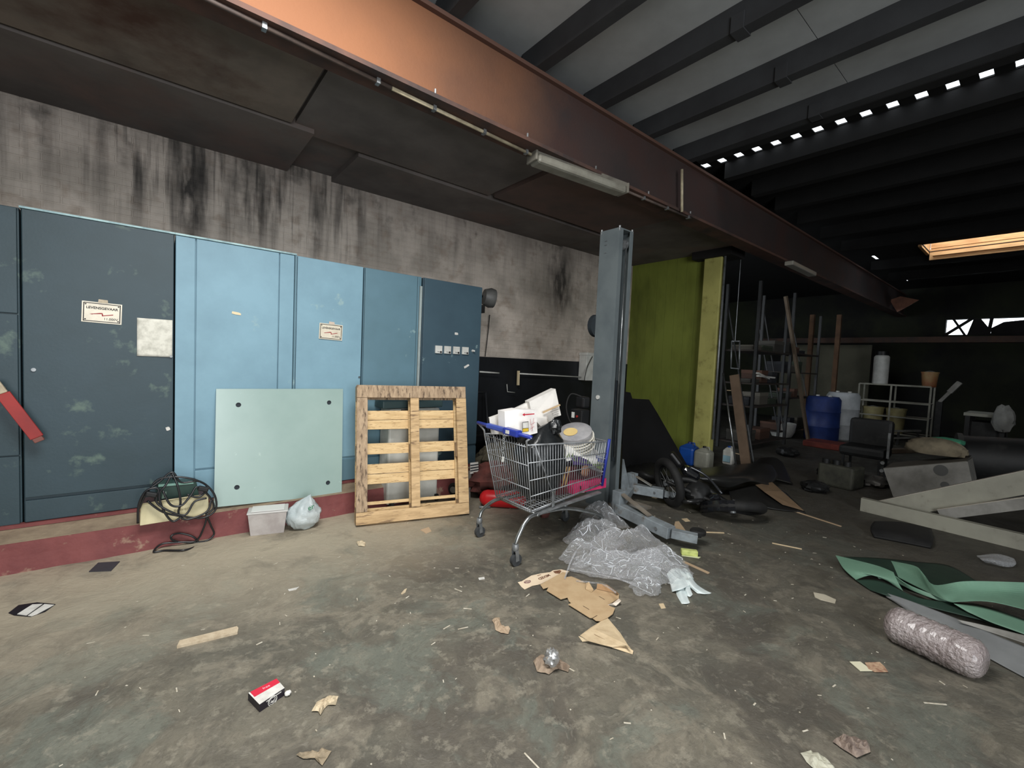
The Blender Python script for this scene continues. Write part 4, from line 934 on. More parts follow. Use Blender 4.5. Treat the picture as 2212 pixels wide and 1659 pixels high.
for x, y in ((326, 1068), (438, 1056)):
    p = on(x, y, 1, 3.97); MB().bar(p+V((-.03, 0, .012)), p+V((.035, 0, -.012)), .035, .035).build('plug', black_pl, bd, bevel=.008)
pts = [on(448, 1112, 1, 4.0), on(440, 1140, 1, 4.02), *[on(x, y, 1, 4.045+.01*(i % 3)) if y < 1186 else fl(x, y, .010) for i, (x, y) in enumerate(((424, 1168), (392, 1171), (350, 1175), (332, 1192), (356, 1189), (400, 1188), (428, 1176), (418, 1160), (388, 1152), (370, 1158), (376, 1168), (412, 1172), (446, 1168), (462, 1154)))], on(456, 1136, 1, 4.03), on(446, 1112, 1, 4.0)]
MB().tube(pts, .007, n=7, smooth=7).build('floor_coil', cab_m, bd, smooth=True)
# translucent tub with lid
tubm = mat('clear_tub_plastic', (206, 200, 196), (184, 176, 172), rough=.3, scale=8, alpha=.72)
t = thing('food_tub', 'clear plastic tub with its lid on the floor by the red plinth', 'tub', (.72, 3.97, 0))
a0, a1 = fl(541, 1158), fl(613, 1150); ux = a1-a0; uy = V((-ux.y, ux.x, 0)).normalized()*.15
c0, c1 = on(527, 1113, 1, a0.y-.02), on(620, 1098, 1, a1.y-.02)
hz = (c0.z+c1.z)/2
vs = [a0, a1, a1+uy, a0+uy]; mid_ = sum(vs, V((0, 0, 0)))/4
tp_ = [mid_+(p-mid_)*1.16+V((0, 0, hz-.02)) for p in vs]
MB().add(vs+tp_, [(0,1,2,3), (0,1,5,4), (1,2,6,5), (2,3,7,6), (3,0,4,7)]).build('tub_body', tubm, t, solid=.003, bevel=.012)
rim = [mid_+(p-mid_)*1.24+V((0, 0, hz-.02)) for p in vs]
MB().prism(rim, (0, 0, .014)).build('lid', mat('clear_lid', (212, 210, 206), rough=.25, alpha=.85), t, bevel=.006)
MB().prism([mid_+(p-mid_)*1.0+V((0, 0, hz-.004)) for p in vs], (0, 0, .004)).build('lid_ridge', mat('clear_lid'+'2', (226, 224, 220), rough=.25), t, bevel=.002)
# white carrier bag
bagw = mat('white_bag_film', (200, 208, 208), (176, 188, 190), rough=.3, scale=6, alpha=.92, bump=.4, bscale=22)
p = fl(655, 1140); t = thing('white_carrier_bag', 'small white carrier bag with green print standing by the plinth', 'bag', p)
crumple('bag_body', (p.x, p.y-.0, .115), .135, .11, .12, bagw, t, seed=31, amp=.14, freq=5, n=36, flat=.06, tip=(.06, 0, .17))
q = on(672, 1096, 1, p.y-.115); text_mesh('er', .06, q, (1, .1, .25), (-.2, .1, 1), 'green_print', mat('bag_green', (70, 128, 96), rough=.5), t, bold=.001)
# small floor litter
slate = mat('dark_slate', (62, 62, 68), (54, 54, 58), rough=.6)
flat('slate_tile', [(192, 1236), (212, 1217), (259, 1214), (240, 1234)], slate, 'dark grey flat tile lying on the floor at the foot of the red plinth', 'tile', th=.006)
t = thing('product_card', 'glossy black and white leaflet on the floor at the far left', 'leaflet', fl(70, 1320))
MB().prism([fl(x, y) for x, y in ((18, 1325), (40, 1308), (80, 1302), (120, 1306), (98, 1322), (66, 1333), (30, 1330))], (0, 0, .003)).build('backing', mat('gloss_black', (26, 24, 30), rough=.25), t)
MB().prism([fl(x, y, .0034) for x, y in ((37, 1327), (70, 1306), (92, 1305), (57, 1330))], (0, 0, .002)).build('white_panel', paper_w, t)
MB().prism([fl(x, y, .0034) for x, y in ((60, 1330.5), (96, 1305.5), (117, 1307), (80, 1327), (68, 1331.5))], (0, 0, .002)).build('white_panel', paper_w, t)
osb = mat('chipboard_strip', (198, 182, 156), (178, 160, 134), rough=.8, scale=40)
t = flat('wooden_strip', [(382, 1401), (388, 1388), (512, 1357), (515, 1361), (513, 1370)], osb, 'flat pale wooden strip lying on the floor below the cream box', 'wood strip', th=.012)
# red, white and black packet
t = thing('cigarette_carton', 'red, white and black small carton lying on the floor in the foreground', 'carton', fl(580, 1500))
h_ = .032
T = [fl(536, 1497, h_), fl(597, 1466, h_), fl(615, 1487, h_), fl(561, 1523, h_)]
Bt = [V((p.x, p.y, 0)) for p in T]
MB().add(T+Bt, [(0,1,2,3), (7,6,5,4), (0,4,5,1), (1,5,6,2), (2,6,7,3), (3,7,4,0)]).build('carton_body', mat('carton_black', (38, 34, 42), rough=.4), t)
e_ = V((0, 0, .001))
def tq(u, v): return (T[0].lerp(T[1], u)).lerp(T[3].lerp(T[2], u), v)+e_
MB().prism([tq(.06, .02), tq(1, .02), tq(1, .44), tq(.04, .44)], (0, 0, .0008)).build('red_panel', mat('carton_red', (204, 38, 62), rough=.5), t)
MB().prism([tq(.0, .44), tq(1, .44), tq(1, .98), tq(0, .98)], (0, 0, .0008)).build('white_panel', paper_w, t)
MB().prism([tq(.0, .02), tq(.05, .02), tq(.05, .44), tq(0, .44)], (0, 0, .0008)).build('white_edge', paper_w, t)
text_mesh('free', .018, tq(.55, .24)+V((0, 0, .001)), T[1]-T[0], -(T[3]-T[0]), 'lettering', mat('pale_pink2', (240, 180, 190), rough=.6), t)
F0, F1 = T[3], T[2]; fx = (F1-F0).normalized(); fn_ = V((fx.y, -fx.x, 0))
if fn_.y > 0: fn_ = -fn_
cc_ = (Bt[3]+Bt[2])/2+V((0, 0, h_*.45))+fn_*.0012
b = MB(); b.torus(cc_, fn_, .019, .0016, n=24, m_=5); b.torus(cc_, fn_, .014, .001, n=24, m_=5)
b.prism([cc_+fx*u+V((0, 0, v)) for u, v in ((-.010, -.004), (-.004, .004), (.002, -.002), (.011, .009), (.006, -.006), (0, -.009))], fn_*.001)
b.build('round_emblem', paper_w, t)
MB().prism([F0.lerp(F1, .25)+V((0, 0, -.002))+fn_*.001, F0.lerp(F1, .85)+V((0, 0, -.002))+fn_*.001, F0.lerp(F1, .85)+V((0, 0, -.006))+fn_*.001, F0.lerp(F1, .25)+V((0, 0, -.006))+fn_*.001], fn_*.0008).build('white_line', paper_w, t)
tag(crumple('paper_crumb', fl(622, 1497, .012), .014, .012, .010, paper_w, seed=2, n=10), 'tiny white crumb of paper touching the red and white carton', 'paper')
tissue = mat('beige_tissue', (206, 190, 160), (184, 166, 138), rough=.8, scale=20)
brownp = mat('brown_tissue', (156, 138, 118), (130, 112, 96), rough=.85, scale=18)
def scrapmesh(name, pix, hts, M, label, cat, th=.003, seed=0, amp=.02):
    """irregular crumpled scrap: outline on the floor, raised and creased inside"""
    O = [fl(x, y, .002) for x, y in pix]; c = sum(O, V((0, 0, 0)))/len(O); vs = []; fs = []; n = len(O)*3
    ring = []
    for i in range(len(O)):
        for k in range(3): ring.append(O[i].lerp(O[(i+1) % len(O)], k/3))
    K = 6
    for j in range(K):
        f = 1-j/K
        for i, p in enumerate(ring):
            q = c+(p-c)*f; q.z = .003+hts*(1-f)*.6*(1 if j else 0)+(amp*abs(nz(q+V((seed, seed, 0)), 38)) if j else amp*.3*abs(nz(q+V((seed, 0, 0)), 30))); vs.append(q)
    vs.append(c+V((0, 0, hts*.5+.003)))
    for j in range(K-1):
        for i in range(n): fs.append((j*n+i, j*n+(i+1) % n, (j+1)*n+(i+1) % n, (j+1)*n+i))
    for i in range(n): fs.append(((K-1)*n+i, (K-1)*n+(i+1) % n, K*n))
    o = MB().add(vs, fs).build(name, M, smooth=False, solid=th*.5); o.location.z += .001
    return tag(o, label, cat)
scrapmesh('crumpled_tissue', [(673, 1538), (684, 1518), (697, 1512), (712, 1504), (731, 1505), (725, 1524), (708, 1524), (700, 1532), (692, 1546), (688, 1538)], .02, tissue, 'crumpled beige tissue right of the red and white carton', 'paper', seed=1)
scrapmesh('crumpled_tissue', [(640, 1632), (664, 1626), (690, 1628), (700, 1620), (716, 1624), (706, 1640), (696, 1655), (680, 1640), (655, 1640)], .012, mat('dirty_beige', (158, 142, 118), (126, 114, 94), rough=.85, scale=22), 'dirty flattened scrap at the bottom edge below the red carton', 'paper', seed=4)
scrapmesh('brown_scrap', [(1063, 1341), (1070, 1335), (1079, 1336), (1080, 1350), (1090, 1360), (1102, 1360), (1098, 1371), (1082, 1368), (1070, 1362), (1068, 1350)], .012, mat('tan_scrap', (178, 158, 134), (160, 138, 114), rough=.8, scale=20), 'bent tan paper scrap left of the pale cardboard triangle', 'paper', seed=6)
scrapmesh('brown_scrap', [(1152, 1430), (1168, 1416), (1180, 1424), (1200, 1420), (1214, 1430), (1231, 1440), (1227, 1453), (1206, 1446), (1196, 1450), (1186, 1458), (1160, 1452)], .05, brownp, 'crumpled brown paper under the silver foil in the foreground', 'paper', seed=9, amp=.035)
t = crumple('foil_scrap', fl(1192, 1420, .06), .035, .03, .035, mat('silver_foil', (214, 214, 214), rough=.3, metal=.8), seed=12, amp=.6, freq=7, n=20); tag(t, 'small crumpled silver foil on the brown paper', 'foil')
flat('leaf_scrap', [(866, 1283), (874, 1274), (879, 1272), (876, 1280), (868, 1285)], tissue, 'small curled tan scrap in the middle of the floor', 'paper', th=.004)
flat('tan_chip', [(908, 1145), (926, 1139), (932, 1148), (920, 1153)], mat('tan_card', (190, 164, 134), rough=.8), 'small tan cardboard chip on the floor in front of the pallet', 'cardboard')
scrapmesh('tissue_ball', [(770, 1172), (782, 1168), (790, 1174), (788, 1181), (774, 1180)], .02, tissue, 'small dirty tissue ball on the floor left in front of the pallet', 'paper', seed=8)
flat('white_sliver', [(622, 1274), (640, 1270), (646, 1268), (640, 1274), (624, 1277)], paper_w, 'curved white sliver on the floor below the white carrier bag', 'paper')
# cardboard
cbm = thing('flattened_box', 'unfolded brown cardboard box lying in front of the plastic wrap', 'cardboard', fl(1250, 1275))
def cp(pix, z=.004, th=.003, name='board', M=kraft, zz=None):
    pts = [fl(1100+x*300/2212, 1210+y*225/1659, (zz[i] if zz else z)) for i, (x, y) in enumerate(pix)]
    return MB().prism(pts, (0, 0, th)).build(name, M, cbm)
cp([(495, 395), (850, 195), (930, 210), (880, 280), (990, 265), (1120, 318), (1220, 375), (1215, 420), (1210, 470), (1320, 515), (1390, 460), (1750, 540), (1745, 615), (1640, 680), (1570, 715), (1620, 745), (1685, 770), (1650, 860), (1570, 920), (1450, 975), (1380, 970), (1320, 925), (1280, 922), (940, 710), (1030, 670), (990, 692), (950, 660), (925, 600), (820, 628), (595, 490), (625, 437), (540, 462)], z=.012)
cp([(1222, 372), (1270, 355), (1345, 480), (1310, 515), (1215, 465)], zz=[.03, .04, .018, .016, .016], name='flap')
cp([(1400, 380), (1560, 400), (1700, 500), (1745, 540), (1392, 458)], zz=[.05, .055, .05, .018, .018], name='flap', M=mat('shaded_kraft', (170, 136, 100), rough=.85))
cp([(1570, 715), (1650, 690), (1745, 620), (1780, 650), (1740, 700), (1700, 730), (1640, 715)], zz=[.016, .02, .022, .03, .012, .008, .008], name='flap', M=mat('white_side_card', (220, 206, 190), rough=.7))
for q in (((1430, 575), (1520, 628)), ((1175, 728), (1272, 786)), ((1325, 925), (1400, 880))):
    a = [fl(1100+x*300/2212, 1210+y*225/1659, .0158) for x, y in q]; MB().bar(a[0], a[1], .003, .001).build('slit', mat('slit_dark', (70, 50, 36), rough=.9), cbm)
t = thing('mixed_wrapper', 'cream paper wrapper printed MIXED poking out beside the unfolded box', 'wrapper', fl(1160, 1252))
w_pts = [fl(1100+x*300/2212, 1210+y*225/1659, .003) for x, y in ((135, 355), (200, 340), (350, 250), (500, 215), (650, 195), (700, 165), (830, 150), (960, 185), (900, 210), (790, 235), (500, 385), (370, 410), (245, 470), (195, 430))]
MB().prism(w_pts, (0, 0, .002)).build('paper', mat('cream_wrapper', (232, 212, 184), (220, 198, 170), rough=.6), t)
dr = fl(1100+650*300/2212, 1210+230*225/1659)-fl(1100+450*300/2212, 1210+310*225/1659)
text_mesh('MIXED', .036, fl(1100+555*300/2212, 1210+268*225/1659, .0056), -dr, V((dr.y, -dr.x, 0)), 'lettering', mat('brown_ink', (110, 74, 56), rough=.6), t, bold=.0008)
text_mesh('nuts', .02, fl(1100+480*300/2212, 1210+240*225/1659, .0056), -dr, V((dr.y, -dr.x, 0)), 'small_lettering', mat('brown_ink2', (140, 110, 92), rough=.6), t).hide_render = False
e0 = fl(1100+290*300/2212, 1210+345*225/1659, .0054); du = dr.normalized(); dv = V((-du.y, du.x, 0))
b = MB(); n = 20; b.prism([e0+du*.028*math.cos(2*math.pi*i/n)+dv*.018*math.sin(2*math.pi*i/n) for i in range(n)], (0, 0, .0006)); el = b.build('round_print', mat('plum_ink', (110, 70, 80), rough=.6), t)
b = MB()
for k in range(3): c0 = e0+dv*(.009-.009*k)+V((0, 0, .001)); b.bar(c0-du*.02, c0+du*.02, .003, .0005)
b.build('print_stripes', mat('cream_wrapper', (232, 212, 184)), el)
MB().prism([fl(1100+x*300/2212, 1210+y*225/1659, .0055) for x, y in ((700, 180), (810, 158), (832, 175), (800, 215), (730, 210))], (0, 0, .0006)).build('photo_print', mat('brown_photo', (96, 62, 48), (150, 110, 80), rough=.5, scale=60), t)
t = thing('card_triangle', 'pale triangular piece of cardboard with folded tips in the foreground', 'cardboard', fl(1300, 1385))
C = lambda x, y, z: fl(1100+x*300/2212, 1210+y*225/1659, z)
MB().prism([C(1560, 918, .006), C(1720, 1110, .01), C(1770, 1170, .012), C(1890, 1360, .03), C(1940, 1420, .035), C(1850, 1362, .03), C(1750, 1370, .02), C(1640, 1390, .012), C(1480, 1350, .012), C(1260, 1290, .02), C(1130, 1205, .03), C(1300, 1080, .012)], (0, 0, .003)).build('board', kraft_l, t)
MB().prism([C(1105, 1215, .03), C(1200, 1262, .018), C(1262, 1290, .012), C(1165, 1300, .004)], (0, 0, .003)).build('folded_tip', mat('pale_cardboard_light', (222, 200, 164), rough=.8), t)
MB().prism([C(1760, 1372, .012), C(1860, 1378, .006), C(1975, 1450, .006), C(1965, 1502, .003), C(1850, 1465, .003), C(1640, 1395, .008)], (0, 0, .003)).build('folded_tip', mat('pale_cardboard_light', (222, 200, 164)), t)
a = [C(1355, 1180, .0175), C(1560, 1285, .0175)]; MB().bar(a[0], a[1], .002, .001).build('crease', mat('crease', (150, 126, 96), rough=.9), t)
# clear plastic wrap
wrapm = film('clear_wrap', (.9, .92, .95), op=.13, rough=.06, bump=1.0)
wr = thing('plastic_wrap', 'big crumpled heap of clear plastic wrap on the floor in front of the trolley', 'plastic wrap', fl(1330, 1210))
crease_glints = []
def heap(c, rx, ry, h, ang, seed, lobes=.25, name='wrap_fold'):
    c = V(c); n, m_ = 64, 26; vs = []; ca_, sa_ = math.cos(ang), math.sin(ang)
    for j in range(m_+1):
        f = j/m_
        for i in range(n):
            t_ = 2*math.pi*i/n; d = V((math.cos(t_), math.sin(t_), 0))
            rr = 1+lobes*noise.noise(d*1.6+V((seed, 0, 0)))+lobes*.6*noise.noise(d*4+V((seed, 3, 0)))
            x, y = d.x*rx*rr*f, d.y*ry*rr*f
            p = c+V((x*ca_-y*sa_, x*sa_+y*ca_, 0))
            r1 = 1-abs(noise.noise(p*9+V((seed, seed, 0)))); r2 = 1-abs(noise.noise(p*22+V((0, seed, 4))))
            z = h*(1-f**2.2)*(.55+.6*noise.noise(p*5+V((seed, 0, 2))))+.045*(r1-.6)*(1-f**6)+.022*(r2-.6)
            k = .012*noise.noise(p*30+V((seed, 0, 0))); p.x += k; p.y += .012*noise.noise(p*30+V((0, seed, 0)))
            p.z = max(.003+.004*abs(noise.noise(p*40)), z+.01); vs.append(p)
    fs = [(j*n+i, j*n+(i+1) % n, (j+1)*n+(i+1) % n, (j+1)*n+i) for j in range(m_) for i in range(n)]
    for _ in range(26):
        i = random.randrange(n); j = random.randrange(3, m_-5); L_ = random.randrange(3, 8); di = random.choice((-1, 0, 1, 2))
        pts = []
        for q in range(L_):
            jj = min(m_, j+q) if di != 2 else j; ii = (i+di*q) % n if di != 2 else (i+q) % n
            pts.append(vs[jj*n+ii]+V((0, 0, .004)))
        crease_glints.append(pts)
    return MB().add(vs, fs).build(name, wrapm, wr, smooth=False)
heap(fl(1285, 1165), .30, .24, .22, .6, 1); heap(fl(1360, 1190), .30, .26, .24, -.4, 2)
heap(fl(1255, 1205), .22, .15, .13, .2, 3); heap(fl(1385, 1235), .33, .23, .17, -.9, 4); heap(fl(1335, 1225), .34, .22, .10, -.5, 5)
heap(fl(1430, 1215), .20, .2, .12, .3, 6); heap(fl(1300, 1130), .17, .22, .22, .3, 8); heap(fl(1395, 1270), .15, .10, .05, .3, 9)
cb2 = MB()
for pts in crease_glints: cb2.tube(pts, random.choice((.0012, .0018, .0028)), n=4, smooth=2)
tag(cb2.build('film_crease_glints', mat('glint_white', (236, 240, 244), rough=.15, spec=.9, alpha=.9), wr, smooth=True), kind='stuff')  # white tubes along the creases stand in for glints on the film
for q in ([(1228, 1228), (1290, 1240), (1340, 1252), (1380, 1268)], [(1220, 1250), (1232, 1215), (1245, 1190)], [(1350, 1215), (1385, 1195), (1420, 1188), (1440, 1178)], [(1380, 1200), (1410, 1220), (1440, 1245)], [(1245, 1255), (1300, 1262), (1330, 1280)]):
    MB().tube([fl(x, y, .02+.03*((i*7) % 3)) for i, (x, y) in enumerate(q)], .006, n=5, smooth=5).build('twisted_strand', wrapm, wr, smooth=True)
# strips of light carrier bag
wb_ = thing('torn_white_bag', 'torn white carrier bag with finger-like strips beside the plastic wrap', 'bag', fl(1480, 1265))
wbm = mat('thin_white_film', (224, 232, 230), (200, 212, 212), rough=.35, scale=12)
for rows in ([[(1440, 1240, .03), (1452, 1228, .06), (1470, 1230, .03)], [(1446, 1256, .01), (1466, 1250, .05), (1488, 1248, .02)], [(1452, 1278, .01), (1472, 1272, .04), (1490, 1265, .02)]],
             [[(1458, 1262, .01), (1470, 1270, .03), (1482, 1262, .01)], [(1462, 1285, .005), (1472, 1286, .02), (1482, 1278, .01)], [(1472, 1304, .003), (1482, 1304, .01), (1490, 1302, .003)]],
             [[(1478, 1250, .02), (1486, 1252, .04), (1492, 1244, .02)], [(1490, 1268, .01), (1500, 1270, .025), (1506, 1262, .01)], [(1506, 1282, .003), (1522, 1283, .01), (1537, 1281, .003)]],
             [[(1474, 1262, .02), (1482, 1266, .03), (1488, 1258, .02)], [(1478, 1276, .006), (1486, 1280, .02), (1492, 1274, .006)], [(1480, 1284, .003), (1490, 1288, .01), (1496, 1284, .003)]],
             [[(1468, 1230, .01), (1480, 1228, .03), (1490, 1236, .01)], [(1480, 1246, .01), (1490, 1248, .03), (1498, 1250, .01)], [(1486, 1256, .003), (1492, 1258, .01), (1497, 1256, .003)]]):
    rows = [[fl(x, y, z) for x, y, z in r] for r in rows]
    sheet('film_strip', rows, wbm, wb_, th=.002, k=5, jit=.008, seed=2)

# ---- litter near the lift arm
tanw = mat('tan_wood', (186, 162, 132), (168, 144, 116), rough=.7)
flat('wood_offcut', [(1454, 1152), (1458, 1131), (1466, 1130), (1487, 1159), (1474, 1158)], tanw, 'small orange-brown wood offcut behind the round rubber pad', 'wood', th=.02)
flat('pale_chip', [(1472, 1121), (1484, 1120), (1491, 1126), (1480, 1127)], kraft_l, 'pale cardboard chip on the floor behind the lift arm', 'cardboard')
flat('pale_block', [(1405, 1068), (1412, 1064), (1428, 1064), (1430, 1073), (1418, 1077), (1408, 1075)], kraft_l, 'pale broken block lying by the rear lift arm', 'block', th=.03)
def stick(x0, y0, x1, y1, w_, label, M=tanw, h=.008, nm='wood_splinter'):
    tag(MB().bar(fl(x0, y0, h/2+.001), fl(x1, y1, h/2+.001), w_, h).build(nm, M), label, 'wood')
stick(1476, 1213, 1531, 1238, .022, 'orange-brown splintered lath between the wrap and the yellow packet')
stick(1511, 1149, 1564, 1151, .012, 'thin pale lath on the floor right of the rubber pad', kraft_l)
stick(1712, 1103, 1817, 1137, .018, 'long thin wooden lath lying at the tip of the black sheeting')
stick(1668, 1173, 1732, 1186, .008, 'thin pale straw-like lath in the middle of the floor', kraft_l)
t = flat('tile_shard', [(1757, 1281), (1782, 1286), (1806, 1297), (1804, 1304), (1772, 1296), (1760, 1290)], mat('shard', (196, 188, 168), (180, 170, 150), rough=.7), 'pale flat shard lying left of the green sheeting', 'shard', th=.006)
t = thing('torn_card', 'torn card half cream half orange-brown on the right foreground floor', 'card', fl(1875, 1440))
MB().prism([fl(x, y, .004) for x, y in ((1835, 1430), (1858, 1430), (1872, 1440), (1885, 1450), (1858, 1450))], (0, 0, .003)).build('cream_half', mat('cream_card', (216, 212, 184), rough=.7), t)
MB().prism([fl(x, y, .005) for x, y in ((1868, 1432), (1900, 1431), (1910, 1440), (1918, 1452), (1890, 1452), (1876, 1446))], (0, 0, .003)).build('brown_half', mat('burnt_card', (150, 112, 90), (196, 168, 138), rough=.7, scale=40), t)
scrapmesh('pale_rag', [(1729, 1628), (1748, 1624), (1775, 1634), (1800, 1655), (1810, 1680), (1770, 1672), (1742, 1648)], .02, mat('pale_rag', (190, 188, 170), (160, 158, 140), rough=.8, scale=18), 'crumpled pale rag at the bottom edge of the picture', 'rag', seed=14)
scrapmesh('grey_scrap', [(1798, 1604), (1815, 1592), (1845, 1594), (1876, 1608), (1880, 1626), (1850, 1640), (1822, 1622)], .03, mat('grey_brown_scrap', (112, 98, 90), (150, 134, 120), rough=.8, scale=26), 'crushed grey-brown carton scrap near the bottom right', 'scrap', seed=16, amp=.04)
flat('cream_chip', [(1423, 1305), (1433, 1304), (1438, 1314), (1428, 1315)], kraft_l, 'small cream chip below the torn white carrier bag', 'cardboard')
flat('paper_bit', [(1033, 1249), (1046, 1247), (1047, 1251), (1035, 1253)], paper_w, 'small white paper bit left of the MIXED wrapper', 'paper')
random.seed(21); b = MB(); spl = [(1140, 1286, .04, .3), (1000, 1357, .06, 2.9), (965, 1355, .05, .2), (1010, 1315, .05, 2.4), (990, 1275, .06, 1.9), (1610, 1285, .02, 0), (2020, 1520, .10, 2.4), (1420, 1380, .03, .2), (560, 1390, .03, .3), (880, 1290, .03, .4), (1235, 1447, .03, 1.8), (1565, 1590, .03, .6), (1355, 1562, .03, 2.4), (1150, 1645, .09, 1.6), (1630, 1521, .02, 0), (2035, 1475, .025, 1)]
for x, y, L_, a in spl:
    p = fl(x, y, .003); d = V((math.cos(a), math.sin(a), 0))*L_/2; b.bar(p-d, p+d, .006, .003)
for k in range(260):
    x = random.uniform(-.3, 5.0); y = random.uniform(.1, 3.8); p = V((x, y, .002)); a = random.uniform(0, 3.1); L_ = random.choice((.004, .006, .01, .018, .03)); d = V((math.cos(a), math.sin(a), 0))*L_/2
    b.bar(p-d, p+d, random.uniform(.003, .006), .002)
tag(b.build('wood_chips', mat('pale_chips', (206, 200, 184), (170, 160, 140), rough=.8, scale=30)), 'tiny pale chips and splinters strewn all over the concrete floor', 'litter', None, 'stuff')

# ------------------------------------------------------------------ right foreground: sheets
gsm = mat('green_sheet', (112, 148, 126), (102, 136, 116), rough=.5, scale=3); gdk = mat('shaded_green_sheet', (44, 66, 54), (34, 52, 44), rough=.6, scale=3)  # the darker green paints in the shade on the back and under folds
gs = thing('green_sheet', 'big creased green plastic sheet at the right edge', 'plastic sheet', fl(2000, 1300))
def rows_(rr): return [[fl(x, y, z) for x, y, z in r] for r in rr]
sheet('sheet_fold', rows_([[(1805, 1200, .06), (1890, 1221, .10), (1930, 1236, .12)], [(1822, 1228, .04), (1880, 1240, .07), (1938, 1254, .09)], [(1848, 1252, .02), (1892, 1243, .06), (1950, 1276, .05)]]), gsm, gs, th=.005, smooth=False)
sheet('sheet_fold', rows_([[(1925, 1212, .10), (1975, 1222, .15), (1992, 1236, .14), (2018, 1264, .12), (2080, 1256, .18), (2150, 1256, .20), (2300, 1262, .22)],
                           [(1930, 1222, .09), (1985, 1250, .09), (2010, 1270, .10), (2040, 1284, .11), (2090, 1276, .14), (2160, 1278, .15), (2300, 1292, .17)],
                           [(1940, 1246, .07), (1990, 1272, .06), (2022, 1288, .08), (2052, 1300, .09), (2078, 1299, .11), (2150, 1301, .13), (2300, 1340, .15)]]), gsm, gs, th=.005, smooth=False)
sheet('sheet_fold', rows_([[(1893, 1243, .07), (1925, 1240, .10), (1960, 1262, .08), (2030, 1290, .07), (2060, 1300, .07)], [(1898, 1250, .05), (1930, 1254, .06), (1975, 1277, .05), (2030, 1298, .05), (2062, 1304, .05)]]), gsm, gs, th=.005, smooth=False)
sheet('sheet_back', rows_([[(1822, 1203, .01), (1900, 1206, .01), (1980, 1214, .01), (2050, 1222, .01), (2110, 1256, .02)], [(1850, 1215, .01), (1910, 1232, .04), (1990, 1240, .05), (2030, 1262, .05), (2090, 1262, .04)], [(1880, 1240, .02), (1940, 1262, .03), (2000, 1280, .04), (2040, 1290, .05), (2095, 1275, .05)]]), gdk, gs, th=.004)
sheet('sheet_under', rows_([[(1848, 1253, .015), (1900, 1255, .05), (1980, 1290, .05), (2060, 1302, .06), (2130, 1310, .06), (2300, 1372, .07)], [(1880, 1275, .01), (1920, 1288, .03), (2000, 1310, .03), (2080, 1330, .04), (2150, 1350, .04), (2300, 1420, .04)]]), gdk, gs, th=.004)
sheet('sheet_edge', rows_([[(2060, 1304, .085), (2120, 1312, .085), (2180, 1330, .09), (2300, 1372, .10)], [(2090, 1322, .06), (2140, 1344, .06), (2190, 1362, .065), (2300, 1402, .07)]]), gsm, gs, th=.004)
g2_ = mat('grey_foam_sheet', (128, 130, 130), (114, 116, 116), rough=.6, scale=4)
gr = thing('grey_sheet', 'long narrow grey sheet lying under the green plastic sheet', 'sheet', fl(2080, 1360))
sheet('sheet_body', rows_([[(1910, 1280, .03), (1965, 1298, .05), (2070, 1338, .055), (2150, 1372, .06), (2320, 1440, .07)], [(1914, 1288, .02), (1972, 1315, .03), (2072, 1362, .03), (2150, 1405, .03), (2320, 1485, .03)], [(1920, 1292, .012), (1974, 1326, .008), (2072, 1381, .008), (2140, 1424, .008), (2320, 1520, .008)]]), g2_, gr, th=.006)
sheet('upper_strip', rows_([[(2066, 1338, .075), (2130, 1352, .08), (2320, 1400, .09)], [(2076, 1345, .062), (2140, 1366, .062), (2320, 1424, .07)]]), grey_sheet, gr, th=.005)
# bubble wrap roll
bw = thing('bubble_wrap_roll', 'shiny pinkish roll of bubble wrap lying on the floor at bottom right', 'roll', fl(2020, 1420))
r_ = .10; a, c = fl(1918, 1340, r_), fl(2130, 1434, r_)
d = (c-a).normalized(); s1, s2 = frame_of(d); vs = []; n, m_ = 40, 60
for j in range(m_+1):
    f = j/m_; e = 1-abs(2*f-1)**10*.45
    for i in range(n):
        t_ = 2*math.pi*i/n; q = s1*math.cos(t_)+s2*math.sin(t_); rr = r_*e*(1+.05*nz(V((f*9, math.cos(t_)*2, math.sin(t_)*2)), 2)+.03*math.sin(j*1.9+i*1.9)*math.sin(i*1.9-j*1.9))
        p = a.lerp(c, f)+q*rr; p.z = max(p.z, .002); vs.append(p)
fs = [(j*n+i, j*n+(i+1) % n, (j+1)*n+(i+1) % n, (j+1)*n+i) for j in range(m_) for i in range(n)]+[tuple(range(n)), tuple(m_*n+i for i in range(n))]
MB().add(vs, fs).build('roll_body', mat('bubble_film', (142, 130, 128), (168, 158, 156), rough=.22, scale=10, bump=.9, bscale=55, spec=.9, coat=.4), bw, smooth=True)
# black mat
t = tag(sheet('rubber_mat', rows_([[(1888, 1128, .03), (1950, 1130, .03), (2012, 1144, .03)], [(1880, 1142, .05), (1948, 1152, .06), (2016, 1168, .05)], [(1888, 1160, .01), (1950, 1172, .01), (2010, 1184, .01)]]), rubber, th=.02), 'black rubber mat folded on the floor in front of the long pale beam', 'mat')
tag(sheet('clear_bag_scrap', rows_([[(2110, 1198, .03), (2150, 1196, .05), (2190, 1208, .03)], [(2118, 1210, .04), (2160, 1212, .06), (2195, 1218, .03)], [(2130, 1218, .01), (2165, 1224, .02), (2190, 1224, .01)]]), wrapm, th=.002, jit=.02), 'small scrap of clear film on the floor above the green sheet', 'plastic film')
